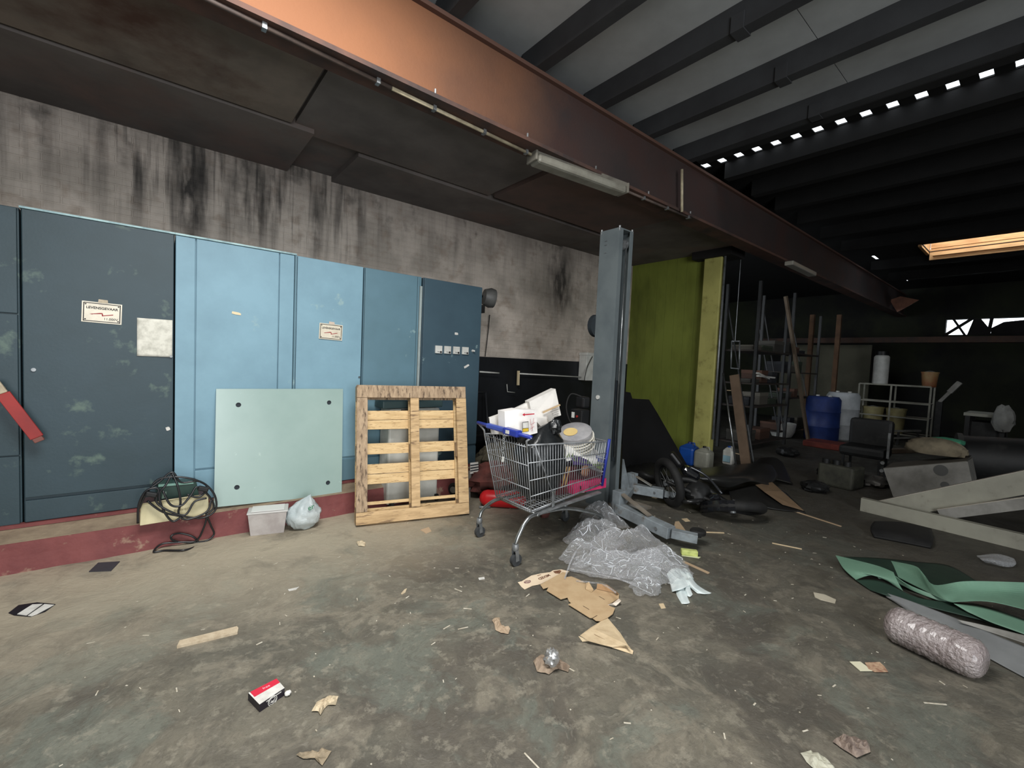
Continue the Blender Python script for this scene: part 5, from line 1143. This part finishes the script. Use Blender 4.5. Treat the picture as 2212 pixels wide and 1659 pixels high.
# long pale beams
pb_ = mat('pale_beam_paint', (150, 148, 134), (134, 132, 120), rough=.6, scale=3, c3=(110, 104, 92), s3=6, t3=(.6, .72))
a, c = fl(1858, 1103), fl(2212, 1190); dd = (c-a).normalized(); c = a+dd*2.0
h1 = on(1858, 1075, 0, a.x).z
t = thing('steel_channel', 'long pale steel channel nearest the viewer, lying across the right floor', 'beam', a, 'pale steel channels piled at right')
MB().bar(a+V((0, 0, h1/2)), c+V((0, 0, h1/2)), .012, h1).build('web', pb_, t)
MB().bar(a+V((.03, 0, h1-.005)), c+V((.03, 0, h1-.005)), .06, .010).build('flange', pb_, t); MB().bar(a+V((.03, 0, .006)), c+V((.03, 0, .006)), .06, .010).build('flange', pb_, t)
def beam2(x0, y0, x1, y1, X, th_, label, ext=1.15, M=pb_):
    a = on(x0, y0, 0, X); c = on(x1, y1, 0, X); d = (c-a); c = a+d*ext
    t = thing('steel_channel', label, 'beam', a, 'pale steel channels piled at right')
    dn = d.normalized(); u_ = V((1, 0, 0)).cross(dn).normalized()
    if u_.z < 0: u_ = -u_
    MB().bar(a, c, .012, th_, up=u_).build('web', M, t)
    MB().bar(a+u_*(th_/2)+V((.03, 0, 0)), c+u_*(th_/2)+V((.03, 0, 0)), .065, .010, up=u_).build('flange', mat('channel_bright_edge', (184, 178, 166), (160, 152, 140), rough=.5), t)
    return t
beam2(1900, 1104, 2212, 1043, 6.32, .20, 'long pale channel rising to the right behind the nearest one')
beam2(2030, 1112, 2212, 1088, 6.26, .10, 'shorter greyer channel between the two long pale ones', M=grey_sheet)
# grey metal housing with cloth
hb = thing('metal_housing', 'grey sheet metal housing with two round holes behind the channels', 'housing', (7.5, .9, 0))
XH = 7.25
F = [on(x, y, 0, XH) for x, y in ((1931, 1080), (2098, 1045), (2088, 997), (1910, 1012))]
F[0].z = max(F[0].z, .01)
MB().prism(F, (.02, 0, 0)).build('front', grey_sheet, hb)
K = [p+V((.45, 0, 0)) for p in F]
MB().prism([F[3], F[2], K[2]+V((0, 0, .02)), K[3]+V((0, 0, .02))], (0, 0, .008)).build('top', mat('dusty_top', (96, 92, 84), rough=.8), hb)
MB().prism([F[0], F[3], K[3], K[0]], (0, .01, 0)).build('side', grey_sheet, hb); MB().prism([F[1], F[2], K[2], K[1]], (0, -.01, 0)).build('side', grey_sheet, hb)
for x, y, r_ in ((2032, 1016, .065), (2041, 1048, .04)):
    p = on(x, y, 0, XH-.004); MB().cyl(p, p+V((.002, 0, 0)), r_, n=20).build('port', mat('port_grey', (88, 88, 86), rough=.7), hb)
for x, y in ((1906, 1000), (1904, 1017)):
    p = on(x, y, 0, XH-.01); MB().cyl(p, p+V((.03, 0, 0)), .022, n=10).build('bolt', chrome, hb, smooth='edge')
p = on(2020, 985, 0, 7.5); zt = F[2].z
tag(crumple('beige_cloth', (p.x, p.y, max(F[3].z, zt)+.07), .16, .28, .13, mat('beige_cloth', (128, 118, 98), (104, 96, 80), rough=.95, scale=8), seed=41, amp=.16, flat=.5), 'beige cloth heaped on top of the grey metal housing', 'cloth')
p = on(2046, 953, 0, 7.85); tag(crumple('green_cloth', (p.x, p.y, p.z), .10, .17, .045, mat('mint_cloth', (76, 150, 116), (60, 128, 100), rough=.9, scale=10), seed=43, amp=.2), 'mint green cloth behind the beige cloth', 'cloth')
# dark clutter around: machine drums and engine parts
blk = mat('greasy_black', (30, 31, 31), (22, 22, 22), rough=.55, scale=4, c3=(46, 46, 44), s3=6, t3=(.55, .7))
t = thing('machine_drum', 'big dark drum-like machine at the right edge behind the channels', 'machine', (7.7, .15, 0))
p = on(2165, 985, 0, 8.3)
MB().cyl((8.2, p.y+.38, .50), (8.4, p.y-1.2, .62), .30, n=32).build('drum', blk, t, smooth='edge', bevel=.01)
MB().cyl((8.18, p.y+.41, .50), (8.19, p.y+.36, .50), .33, n=32).build('rim', mat('dull_rim', (58, 58, 56), rough=.6), t, smooth='edge')
MB().box((8.1, p.y-.9, 0), (8.65, p.y+.25, .2)).build('cradle', blk, t)
t = thing('office_chair_heap', 'dark upholstered armchair shape left of the grey housing', 'chair', (8.4, 1.55, 0))
q = on(1868, 960, 0, 8.4)
MB().box((8.2, q.y-.28, .30), (8.7, q.y+.28, .46)).build('seat', blk, t, bevel=.05); MB().box((8.6, q.y-.28, .42), (8.74, q.y+.26, .86)).build('backrest', blk, t, bevel=.05)
b = MB()
for x in (8.25, 8.65):
    for y in (q.y-.22, q.y+.22): MB().bar((x, y, 0), (x, y, .31), .03, .03).build('leg', blk, t)
MB().bar((8.18, q.y-.32, .35), (8.18, q.y-.32, .72), .03, .03).build('arm_tube', galv, t)
t = thing('cast_block', 'greenish grey engine block lying on the dim floor', 'engine', (7.5, 1.6, 0))
q = fl(1840, 1062)
MB().obox(q, (.36, -.05, 0), (.06, .42, 0), (0, 0, .30)).build('block', mat('engine_grey', (68, 68, 58), (48, 48, 42), rough=.7, scale=7), t, bevel=.03)
for k in range(3): MB().cyl(q+V((.12, .1+.12*k, .30)), q+V((.12, .1+.12*k, .36)), .045).build('port', blk, t, smooth='edge')
for i, (x, y, r_, lb) in enumerate(((1885, 1050, .13, 'crumpled grey metal lump left of the grey housing'), (1760, 1062, .12, 'dark flat heap on the floor left of the engine block'), (1800, 1035, .16, 'black bulky heap on the floor behind the engine block'), (1700, 985, .14, 'low black heap in front of the leaning pole'), (1915, 935, .2, 'black lump below the metal shelf'), (2100, 925, .22, 'black lump below the white table'))):
    p = fl(x, y); tag(crumple('scrap_heap', (p.x, p.y, r_*.55), r_*1.3, r_*1.3, r_*.6, (blk if i else mat('crushed_metal', (96, 94, 90), rough=.5, metal=.4)), seed=50+i, amp=.3, n=20, flat=.1), lb, 'scrap')

# ------------------------------------------------------------------ middle distance
# black board leaning on the green wall
blkb = mat('black_board', (26, 26, 27), (20, 20, 21), rough=.6, scale=3)
p0 = V((5.2, 3.40, 0)); nrm = V((.05, 1, -.30)).normalized()
pts = [pl(x, y, p0, nrm) for x, y in ((1346, 1035), (1345, 845), (1362, 848), (1366, 861), (1402, 863), (1420, 892), (1484, 1004))]
tag(MB().prism(pts, (0, .012, 0)).build('black_board', blkb), 'large black board leaning against the lime green wall', 'board')
tag(sheet('black_tarpaulin', rows_([[(1345, 985, .10), (1400, 1000, .16), (1450, 1012, .12), (1500, 1010, .10)], [(1345, 1010, .16), (1395, 1020, .22), (1440, 1028, .16), (1490, 1022, .14)], [(1345, 1040, .05), (1395, 1046, .05), (1440, 1046, .04), (1480, 1040, .04)]]), mat('tarp_black', (32, 32, 32), (24, 24, 24), rough=.5, scale=5), th=.01, jit=.05, seed=4), 'crumpled black tarpaulin at the foot of the black board', 'tarpaulin')
for k, (x0, y0, x1, y1) in enumerate(((1345, 1052, 1425, 1040), (1350, 1062, 1432, 1052))):
    tag(MB().cyl(fl(x0, y0, .05), fl(x1, y1, .05), .05, n=16).build('black_roll', mat('roll_black', (36, 35, 34), rough=.6), smooth='edge'), ('rear' if k == 0 else 'front')+' of two black rolls on the floor right of the lift base', 'roll')
# large stiff black sheets
bs_ = thing('black_sheeting', 'stack of big stiff black sheets spread behind the motorbike', 'sheet', fl(1600, 1050))
shm = mat('sheet_black', (36, 36, 35), (28, 28, 27), rough=.35, scale=3, spec=.5)
sheet('sheet_upper', rows_([[(1512, 1012, .16), (1570, 1006, .20), (1640, 1000, .20), (1668, 1005, .12)], [(1506, 1030, .24), (1560, 1028, .26), (1625, 1025, .22), (1680, 1030, .12)], [(1540, 1048, .12), (1575, 1054, .12), (1620, 1040, .18), (1660, 1048, .14)]]), shm, bs_, th=.006)
sheet('sheet_lower', rows_([[(1575, 1062, .08), (1625, 1050, .14), (1665, 1048, .12), (1700, 1066, .06)], [(1580, 1078, .06), (1640, 1074, .08), (1690, 1086, .04), (1738, 1105, .015)], [(1600, 1088, .02), (1650, 1096, .02), (1690, 1102, .015), (1736, 1107, .01)]]), shm, bs_, th=.006)
sheet('sheet_rear', rows_([[(1640, 990, .03), (1672, 988, .05), (1690, 1000, .03)], [(1625, 1010, .10), (1668, 1012, .08), (1702, 1022, .03)], [(1620, 1030, .12), (1672, 1036, .08), (1712, 1046, .02)]]), shm, bs_, th=.006)
t = flat('hardboard_corner', [(1632, 1048), (1668, 1042), (1690, 1062), (1736, 1103), (1690, 1090), (1650, 1062)], mat('hardboard_brown', (124, 102, 78), (108, 88, 68), rough=.75), 'brown hardboard triangle poking out of the black sheets', 'hardboard', z=.09, th=.004, lift=[.06, .05, .03, -.07, -.04, .04])
# motorbike lying
mb_ = thing('motorbike', 'black small motorbike lying on its side in front of the black sheets', 'motorbike', fl(1520, 1080))
gl = mat('gloss_black_paint', (18, 19, 22), (24, 25, 28), rough=.15, spec=.6, coat=.5)
w2 = fl(1582, 1098, .10); ax2 = V((.25, .30, .92)).normalized()
wh = MB().torus(w2, ax2, .265, .052, n=36).build('tyre', rubber, mb_, smooth=True)
MB().torus(w2, ax2, .19, .014, n=36, m_=6).build('rim', blk, mb_, smooth=True)
b = MB(); s1, s2 = frame_of(ax2)
for k in range(12): a_ = 2*math.pi*k/12; b.tube([w2+ax2*.02*(-1)**k, w2+(s1*math.cos(a_)+s2*math.sin(a_))*.19], .003, n=4)
b.cyl(w2-ax2*.05, w2+ax2*.05, .03); b.build('spokes', galv, mb_)
fe = MB(); pr = []
for k in range(11):
    a_ = -1.0+2.2*k/10; d_ = V((-.75, .62, 0)).normalized(); e_ = ax2.cross(d_).normalized()
    pr.append(w2+(d_*math.cos(a_)+e_*math.sin(a_))*.31)
for i in range(10): fe.bar(pr[i], pr[i+1], .10, .006, up=(pr[i]-w2))
fe.build('mudguard', gl, mb_)
w1 = fl(1444, 1048, .24); w1.z = .27; ax1_ = V((1, -.55, .25)).normalized()
MB().torus(w1, ax1_, .225, .045, n=36).build('tyre', rubber, mb_, smooth=True); MB().torus(w1, ax1_, .175, .013, n=36, m_=6).build('rim', blk, mb_, smooth=True)
b = MB(); s1, s2 = frame_of(ax1_)
for k in range(12): a_ = 2*math.pi*k/12; b.tube([w1+ax1_*.02*(-1)**k, w1+(s1*math.cos(a_)+s2*math.sin(a_))*.175], .003, n=4)
b.cyl(w1-ax1_*.05, w1+ax1_*.05, .03); b.build('spokes', galv, mb_)
eng = w1.lerp(w2, .55)+V((0, .05, .02))
MB().tube([w1+V((.05, 0, .0)), w1.lerp(w2, .3)+V((.02, .05, .10)), eng+V((0, 0, .10)), w2+V((-.05, .1, .08)), w2+V((0, 0, .03))], .028, smooth=6).build('frame_tube', blk, mb_, smooth=True)
MB().tube([w1+V((-.05, 0, .02)), w1.lerp(w2, .4)+V((-.08, -.02, .02)), w2+V((-.1, 0, .02))], .022, smooth=6).build('fork', blk, mb_, smooth=True)
crumple('engine', eng, .15, .13, .12, blk, mb_, seed=61, amp=.2, n=24)
MB().bar(w1.lerp(w2, .3)+V((.08, .12, .20)), w1.lerp(w2, .62)+V((.10, .16, .17)), .18, .10).build('fuel_tank', gl, mb_, bevel=.04)
MB().bar(w1.lerp(w2, .02)+V((.15, .1, .30)), w1.lerp(w2, .30)+V((.12, .16, .22)), .16, .06).build('seat', black_pl, mb_, bevel=.025)
MB().tube([w1.lerp(w2, .72)+V((-.02, .28, .30)), w1.lerp(w2, .76)+V((0, .12, .24)), w1.lerp(w2, .74)+V((-.08, -.10, .12))], .013, smooth=5).build('handlebar', mat('dark_steel', (90, 92, 96), rough=.3, metal=.8), mb_, smooth=True)
MB().lathe([(0, 0), (.05, .01), (.06, .05), (.04, .09), (0, .10)], w2+V((-.22, .12, .08)), (.3, -.5, .4)).build('headlamp', gl, mb_, smooth='edge')
MB().tube([eng+V((-.1, -.1, -.03)), eng+V((-.25, 0, -.05)), w1+V((.1, -.1, -.18))], .022, smooth=5).build('exhaust', mat('dark_exhaust', (60, 60, 60), rough=.3, metal=.7), mb_, smooth=True)
# jugs and bottle by the pillar
jm = mat('blue_jerrycan', (28, 78, 160), (24, 66, 140), rough=.4)
def jug(name, label, x, y, M, w_, d_, h_, capM):
    p = fl(x, y); t = thing(name, label, 'canister', p, 'plastic canisters at the foot of the pillar')
    MB().box((p.x-d_/2, p.y-w_/2, 0), (p.x+d_/2, p.y+w_/2, h_*.8)).build('can_body', M, t, bevel=w_*.16)
    MB().add([(p.x-d_/2*.9, p.y-w_/2*.85, h_*.78), (p.x+d_/2*.9, p.y-w_/2*.85, h_*.78), (p.x+d_/2*.9, p.y+w_/2*.85, h_*.78), (p.x-d_/2*.9, p.y+w_/2*.85, h_*.78), (p.x-.03, p.y-.03, h_*.93), (p.x+.03, p.y-.03, h_*.93), (p.x+.03, p.y+.03, h_*.93), (p.x-.03, p.y+.03, h_*.93)], [(0,1,5,4), (1,2,6,5), (2,3,7,6), (3,0,4,7), (4,5,6,7)]).build('shoulder', M, t, bevel=.012)
    MB().cyl((p.x, p.y, h_*.92), (p.x, p.y, h_), .026).build('screw_cap', capM, t, smooth='edge')
    MB().tube([(p.x, p.y-w_*.36, h_*.82), (p.x, p.y-w_*.30, h_*.97), (p.x, p.y-.02, h_*.96)], .012).build('carry_handle', M, t, smooth=True)
    return t
jug('jerrycan', 'bright blue canister at the foot of the lime green wall', 1487, 1003, jm, .26, .22, .36, mat('blue_cap', (60, 60, 110), rough=.5))
jug('jerrycan', 'translucent whitish canister between the blue one and the pillar', 1519, 1011, mat('milky_plastic', (158, 158, 146), (134, 134, 122), rough=.4, alpha=.9), .24, .20, .34, black_pl)
jug('jerrycan', 'small white canister with a pale blue label behind the steel pole', 1573, 1003, white_pl, .16, .12, .30, jm)
p = fl(1572, 1003); MB().box((p.x-.075, p.y-.06, .05), (p.x-.062, p.y+.05, .15)).build('label', mat('pale_blue_label', (150, 186, 200), rough=.5), D.objects['jerrycan.002'])
# steel pole, ladder-like board with pegs
t = tag(MB().tube([fl(1591, 1013, .01), on(1562, 806, 1, 3.42)], .014, n=10).build('steel_pole', chrome, smooth=True), 'shiny steel pole leaning beside the yellow-green pillar', 'pole')
t = thing('peg_board', 'brown wooden plank with two pegs leaning right of the steel pole', 'plank', fl(1612, 1008))
a, c = fl(1612, 1008, .01), on(1586, 810, 1, 3.30)
up_ = (c-a).normalized()
MB().bar(a, c, .145, .03, up=(1, 0, 0)).build('plank', mat('brown_plank', (120, 100, 82), (104, 86, 70), rough=.7, scale=4), t)
for f in (.12, .82): q = a.lerp(c, f); MB().tube([q, q+V((.02, .16, 0))], .008).build('peg', kraft_l, t)
MB().tube([fl(1628, 1000, .01), a.lerp(c, .45)+V((.1, -.06, 0))], .012).build('back_stay', galv, t)
t = thing('wall_frame', 'narrow dark metal frame hanging right of the pillar', 'frame', (8.0, 3.3, 1.9))
a = [on(x, y, 0, 8.2) for x, y in ((1579, 795), (1581, 737), (1598, 737), (1597, 797))]
b = MB(); b.tube([a[0], a[1]], .012); b.tube([a[1], a[2]], .012); b.tube([a[2], a[3]], .012); b.tube([a[3], a[0]], .012); b.build('frame_rail', galv, t, smooth=True)
MB().tube([on(1588, 737, 0, 8.2), (on(1588, 737, 0, 8.2).x, on(1588, 737, 0, 8.2).y, ZR)], .006).build('hanger', galv, t)

# ------------------------------------------------------------------ racks in the dark workshop
rk = mat('dark_rack_steel', (46, 47, 47), (34, 34, 34), rough=.5, scale=3); shb = mat('shelf_board', (56, 48, 42), (42, 37, 33), rough=.8, scale=3)
def rack(label, x0, x1, y0, y1, zs, h, gr_='shelving racks in the dark workshop', sM=None):
    t = thing('shelving_rack', label, 'rack', ((x0+x1)/2, (y0+y1)/2, 0), gr_)
    for x in (x0, x1):
        for y in (y0, y1): MB().box((x-.025, y-.025, 0), (x+.025, y+.025, h)).build('upright', rk, t)
    for z in zs: MB().box((x0, y0-.02, z-.03), (x1, y1+.02, z)).build('shelf', sM or shb, t)
    for x in (x0, x1): MB().bar((x, y0, .2), (x, y1, h-.3), .02, .02).build('cross_brace', rk, t)
    return t
rack('near dark steel rack just right of the yellow-green pillar', 8.7, 10.4, 3.55, 4.15, (.15, .86, 1.30, 1.93), 3.2)
rack('second dark steel rack behind the leaning pole', 10.9, 13.1, 3.85, 4.45, (.2, .95, 1.55, 2.0), 3.0)
random.seed(5)
cols = [((104, 100, 92), 'grey'), ((120, 84, 66), 'reddish brown'), ((64, 66, 70), 'dark'), ((140, 134, 120), 'pale'), ((80, 92, 74), 'dull green')]
kk = 0
for (x0, x1, zs, rn) in ((8.78, 10.3, (.15, .86, 1.30, 1.93), 'near rack'), (11.0, 13.0, (.2, .95, 1.55, 2.0), 'second rack')):
    dy = 0 if rn == 'near rack' else .25
    nm_ = ('bottom', 'second', 'third', 'top')
    for zi, z in enumerate(zs):
        x = x0+.05; pos = ('left', 'middle', 'right'); k = 0
        while x < x1-.35 and k < 3:
            w_ = random.uniform(.22, .5); h_ = random.uniform(.07, .26); c_, cn = cols[kk % 5]
            t = thing('storage_box', '%s box at the %s of the %s shelf of the %s' % (cn, pos[k], nm_[zi], rn), 'box', (x+w_/2, 3.8+dy, z), 'boxes on the dark racks')
            MB().box((x, 3.66+dy, z), (x+w_, 4.05+dy, z+h_)).build('carton', mat('box_'+cn, tuple(int(v*.6) for v in c_), rough=.8), t, bevel=.008)
            MB().box((x-.005, 3.655+dy, z+h_*.72), (x+w_+.005, 4.055+dy, z+h_+.004)).build('lid', mat('box_lid_'+cn, tuple(int(v*.72) for v in c_), rough=.8), t, bevel=.005)
            x += w_+random.uniform(.05, .25); k += 1; kk += 1
for i, (x0, y0, x1, y1, X, lb) in enumerate(((1637, 812, 1672, 816, 9.3, 'pale plank end sticking out of the near rack'), (1636, 806, 1660, 818, 9.0, 'crossed pale board on the near rack'))):
    tag(MB().bar(on(x0, y0, 1, 3.5), on(x1, y1, 1, 3.5), .05, .03).build('loose_board', white_pl), lb, 'board')
# leaning pole and posts
wd = mat('old_timber', (108, 94, 78), (90, 76, 62), rough=.8, scale=4)
a = fl(1747, 958, .01); c = on(1697, 640, 1, a.y+.25)
tag(MB().bar(a, c, .055, .055).build('leaning_pole', wd), 'long timber pole leaning diagonally in front of the racks', 'pole')
for x, y0, y1, X, lb in ((1756, 680, 880, 13.6, 'upright timber post behind the second rack'), (1814, 680, 870, 14.0, 'upright timber post left of the pale partition')):
    p = on(x, y0, 0, X); tag(MB().box((X-.05, p.y-.05, 0), (X+.05, p.y+.05, p.z)).build('timber_post', mat('post_timber', (104, 78, 56), (84, 62, 46), rough=.8, scale=4)), lb, 'post')
def drum(name, label, x, yb_, w_, h_, M, X=None):
    p = fl(x, yb_); t = thing(name, label, 'barrel', p)
    MB().lathe([(0, 0), (w_*.92, 0), (w_, .03), (w_, h_*.3), (w_*1.03, h_*.32), (w_, h_*.34), (w_, h_*.64), (w_*1.03, h_*.66), (w_, h_*.68), (w_, h_*.93), (w_*.86, h_), (0, h_)], (p.x, p.y, 0), n=32).build('drum_body', M, t, smooth='edge')
    for dy in (-.12, .12): MB().cyl((p.x, p.y+dy, h_), (p.x, p.y+dy, h_+.03), .04).build('bung', white_pl, t, smooth='edge')
    return t
drum('blue_barrel', 'blue plastic barrel next to the leaning pole', 1772, 950, .34, 1.02, mat('barrel_blue', (40, 60, 120), (30, 46, 96), rough=.5))
drum('white_barrel', 'whitish plastic barrel behind the blue barrel', 1814, 948, .33, 1.12, mat('barrel_white', (196, 200, 202), (170, 174, 176), rough=.5))
p = fl(1785, 966); tag(MB().box((p.x-.3, p.y-.35, 0), (p.x+.3, p.y+.35, .12)).build('red_pallet_box', mat('dull_red', (140, 62, 50), (110, 50, 42), rough=.7), bevel=.02), 'low dull red plastic crate in front of the barrels', 'crate')
t = thing('moulded_chair', 'white moulded chair shell on the floor between the racks', 'chair', fl(1690, 930))
p = fl(1688, 945); MB().lathe([(0, .02), (.10, .0), (.2, .03), (.26, .15), (.28, .34), (.27, .35), (.2, .12), (0, .06)], (p.x, p.y, .0), n=24).build('shell', white_pl, t, smooth='edge')
# open metal shelf of light bars
sm = mat('light_bar_steel', (170, 168, 154), (140, 138, 126), rough=.5)
t = thing('light_shelf_frame', 'light metal shelf frame holding buckets at the far right', 'shelf', (14.3, 2.3, 0))
X = 14.2
def q_(x, y, X_=14.2): return on(x, y, 0, X_)
pA, pB = q_(1857, 828), q_(2012, 834); zt = pA.z
for y in (pA.y, (pA.y*.53+pB.y*.47), pB.y):
    for dx in (0, .5): MB().bar((X+dx, y, 0), (X+dx, y, zt), .035, .035).build('upright', sm, t)
for z in (zt, zt-.42, zt-.78, zt-1.2): 
    for dx in (0, .5): MB().bar((X+dx, pA.y, z), (X+dx, pB.y, z), .03, .035).build('rail', sm, t)
    MB().box((X+.02, pB.y, z-.01), (X+.48, pA.y, z)).build('shelf_board', shb, t)
def bucket(x, y, w_, h_, M, label, z, nm='bucket'):
    p = q_(x, y, X+.25); t = thing(nm, label, 'bucket', (p.x, p.y, z))
    MB().lathe([(0, 0), (w_*.8, 0), (w_, h_), (w_*1.05, h_), (w_*1.05, h_-.03)], (p.x, p.y, z), n=24).build('pail', M, t, smooth='edge')
    MB().tube([(p.x, p.y-w_, h_*.9+z), (p.x-.02, p.y, h_+z+.02), (p.x, p.y+w_, h_*.9+z)], .008, smooth=5).build('handle', galv, t, smooth=True)
by = mat('yellowed_bucket', (168, 158, 112), (140, 130, 92), rough=.5)
bucket(1886, 890, .22, .62, by, 'left yellowish bucket on the light metal shelf', zt-1.2)
bucket(1936, 890, .20, .62, by, 'right yellowish bucket on the light metal shelf', zt-1.2)
bucket(2008, 820, .16, .36, mat('orange_top_bucket', (170, 140, 96), (160, 92, 62), rough=.5, scale=3), 'orange and cream bucket on the top right corner of the light shelf', zt)
t = thing('white_cylinder', 'tall white cylinder standing on top of the light shelf', 'cylinder', (X+.25, q_(1902, 815).y, zt))
p = q_(1902, 810, X+.25); MB().lathe([(0, 0), (.15, 0), (.16, .03), (.16, .70), (.13, .74), (0, .74)], (p.x, p.y, zt), n=24).build('shell', white_pl, t, smooth='edge'); MB().cyl((p.x, p.y, zt+.74), (p.x, p.y, zt+.84), .14).build('black_top', black_pl, t, smooth='edge')
p0 = on(2030, 868, 0, 13); p1 = on(2074, 826, 0, 13)
t = thing('grey_lever_arm', 'grey slanting metal arm right of the light shelf', 'arm', p0)
MB().bar(p0, p0.lerp(p1, .55), .09, .06).build('thin_arm', grey_sheet, t); MB().bar(p0.lerp(p1, .5), p1, .20, .09).build('wide_arm', grey_sheet, t)
MB().box((p0.x-.05, p0.y-.05, 0), (p0.x+.05, p0.y+.05, p0.z)).build('stand', blk, t)
# table and bits at the right edge
t = thing('work_table', 'pale topped work table at the right edge of the workshop', 'table', (11.5, .6, 0))
a = on(2085, 890, 0, 11.2); c = on(2175, 884, 0, 11.2)
MB().box((11.0, c.y-.05, a.z-.05), (11.9, a.y, a.z)).build('top', mat('pale_top', (150, 150, 138), rough=.6), t)
for x in (11.05, 11.85):
    for y in (a.y-.05, c.y+.02): MB().box((x-.03, y-.03, 0), (x+.03, y+.03, a.z-.05)).build('leg', blk, t)
MB().box((11.1, c.y, .35), (11.8, a.y-.1, a.z-.15)).build('drawer_unit', blk, t)
p = on(2168, 905, 0, 10.9); tag(crumple('white_bag', (p.x, p.y, p.z), .13, .13, .22, mat('dull_white', (150, 150, 146), (124, 124, 120), rough=.6), seed=71, amp=.25, n=20), 'white bag hanging at the right end of the work table', 'bag')
p = fl(2052, 921, .20); t = tag(MB().torus((p.x, p.y, p.z), (.8, .3, .5), .2, .07, n=28).build('old_tyre', rubber, smooth=True), 'old tyre lying among the scrap left of the table', 'tyre')
tag(MB().bar(on(2075, 922, 0, fl(2118, 947).x), fl(2118, 947, .03), .05, .05).build('pale_rail', grey_sheet), 'short pale metal rail slanting in the scrap behind the housing', 'rail')
t = thing('steel_trestle', 'low dark metal trestle in front of the light shelf', 'trestle', fl(1935, 945))
a, c = fl(1890, 962), fl(1985, 960)
for z in (.32, .16): MB().bar(a+V((0, 0, z)), c+V((0, 0, z)), .05, .04).build('rail', grey_sheet, t)
for f in (.05, .5, .95): MB().bar(a.lerp(c, f), a.lerp(c, f)+V((0, 0, .32)), .04, .04).build('leg', blk, t)
tag(MB().bar(fl(1900, 975, .05), fl(1985, 972, .05), .12, .08).build('timber_baulk', wd), 'short brown timber baulk on the floor behind the grey housing', 'timber')

# ------------------------------------------------------------------ overhead: lamp and conduits
t = thing('fluorescent_fitting', 'long unlit fluorescent fitting with a grey cover under the rusty beam', 'ceiling light', (3.0, 2.9, 3.2))
zl = 3.27
a, c = fl(1150, 338, zl), fl(1346, 410, zl)
dd = (c-a).normalized()
MB().bar(a+V((0, 0, .03)), c+V((0, 0, .03)), .12, .045).build('housing', mat('grimy_white', (120, 116, 106), (96, 92, 84), rough=.7, scale=6), t, bevel=.008)
MB().bar(a+dd*.02-V((0, 0, .022)), c-dd*.02-V((0, 0, .022)), .145, .075).build('cover', mat('grimy_cover', (150, 148, 136), (126, 122, 112), rough=.35, scale=5, alpha=.85), t, bevel=.025)
for s_ in (-.03, .03):
    sd = V((-dd.y, dd.x, 0))*s_; MB().cyl(a+dd*.08+sd-V((0, 0, .015)), c-dd*.08+sd-V((0, 0, .015)), .013).build('tube', white_pl, t, smooth='edge')
for e_ in (a, c): MB().bar(e_-dd*.012*(1 if e_ is a else -1)-V((0, 0, .0)), e_+dd*.012*(1 if e_ is a else -1), .15, .10).build('end_cap', mat('grimy_white', (120, 116, 106)), t, bevel=.01)
cm = mat('conduit_cream', (190, 178, 150), (150, 138, 116), rough=.5, scale=10); cd_ = mat('conduit_sooty', (96, 82, 74), (76, 66, 62), rough=.7, scale=10)
for k, (q, M, lb) in enumerate(((((-150, -290), (845, 190)), cd_, 'sooty conduit along the beam at top left'), (((847, 191), (1148, 334)), cm, 'cream conduit running along the beam to the fluorescent fitting'), (((1350, 411), (1492, 472)), cd_, 'dirty conduit beyond the fluorescent fitting'))):
    a = fl(*q[0], 3.285); c = fl(*q[1], 3.285)
    t = thing('ceiling_conduit', lb, 'conduit', a); MB().tube([a, c], .013).build('pipe', M, t, smooth=True)
    for f in (.25, .6, .95): p = a.lerp(c, f); MB().box((p.x-.012, p.y-.02, p.z-.018), (p.x+.012, p.y+.02, p.z+.016)).build('clip', galv, t)
a = on(1473, 366, 1, 2.80); c = on(1473, 458, 1, 2.80)
tag(MB().tube([a, c], .016).build('vertical_conduit', cm, smooth=True), 'short upright cream conduit on the side of the beam', 'conduit')
# second fitting further along
a = fl(1704, 568, 3.27); c = fl(1755, 593, 3.27); tag(MB().bar(a, c, .13, .07).build('far_light_fitting', mat('grimy_cover2', (150, 146, 136), rough=.4), bevel=.015), 'second unlit light fitting further along the beam', 'ceiling light')
# torn bright lining at the far end of the beam
t = thing('torn_roof_board', 'torn reddish roof board hanging at the far end of the beam', 'board', (15.5, 2.9, 3.2))
p = [on(x, y, 0, 15.2) for x, y in ((1922, 648), (1945, 640), (1985, 648), (1950, 668), (1938, 674), (1930, 662))]
MB().prism(p, (.03, 0, 0)).build('board', mat('raw_red_board', (150, 104, 84), (120, 84, 70), rough=.7), t)
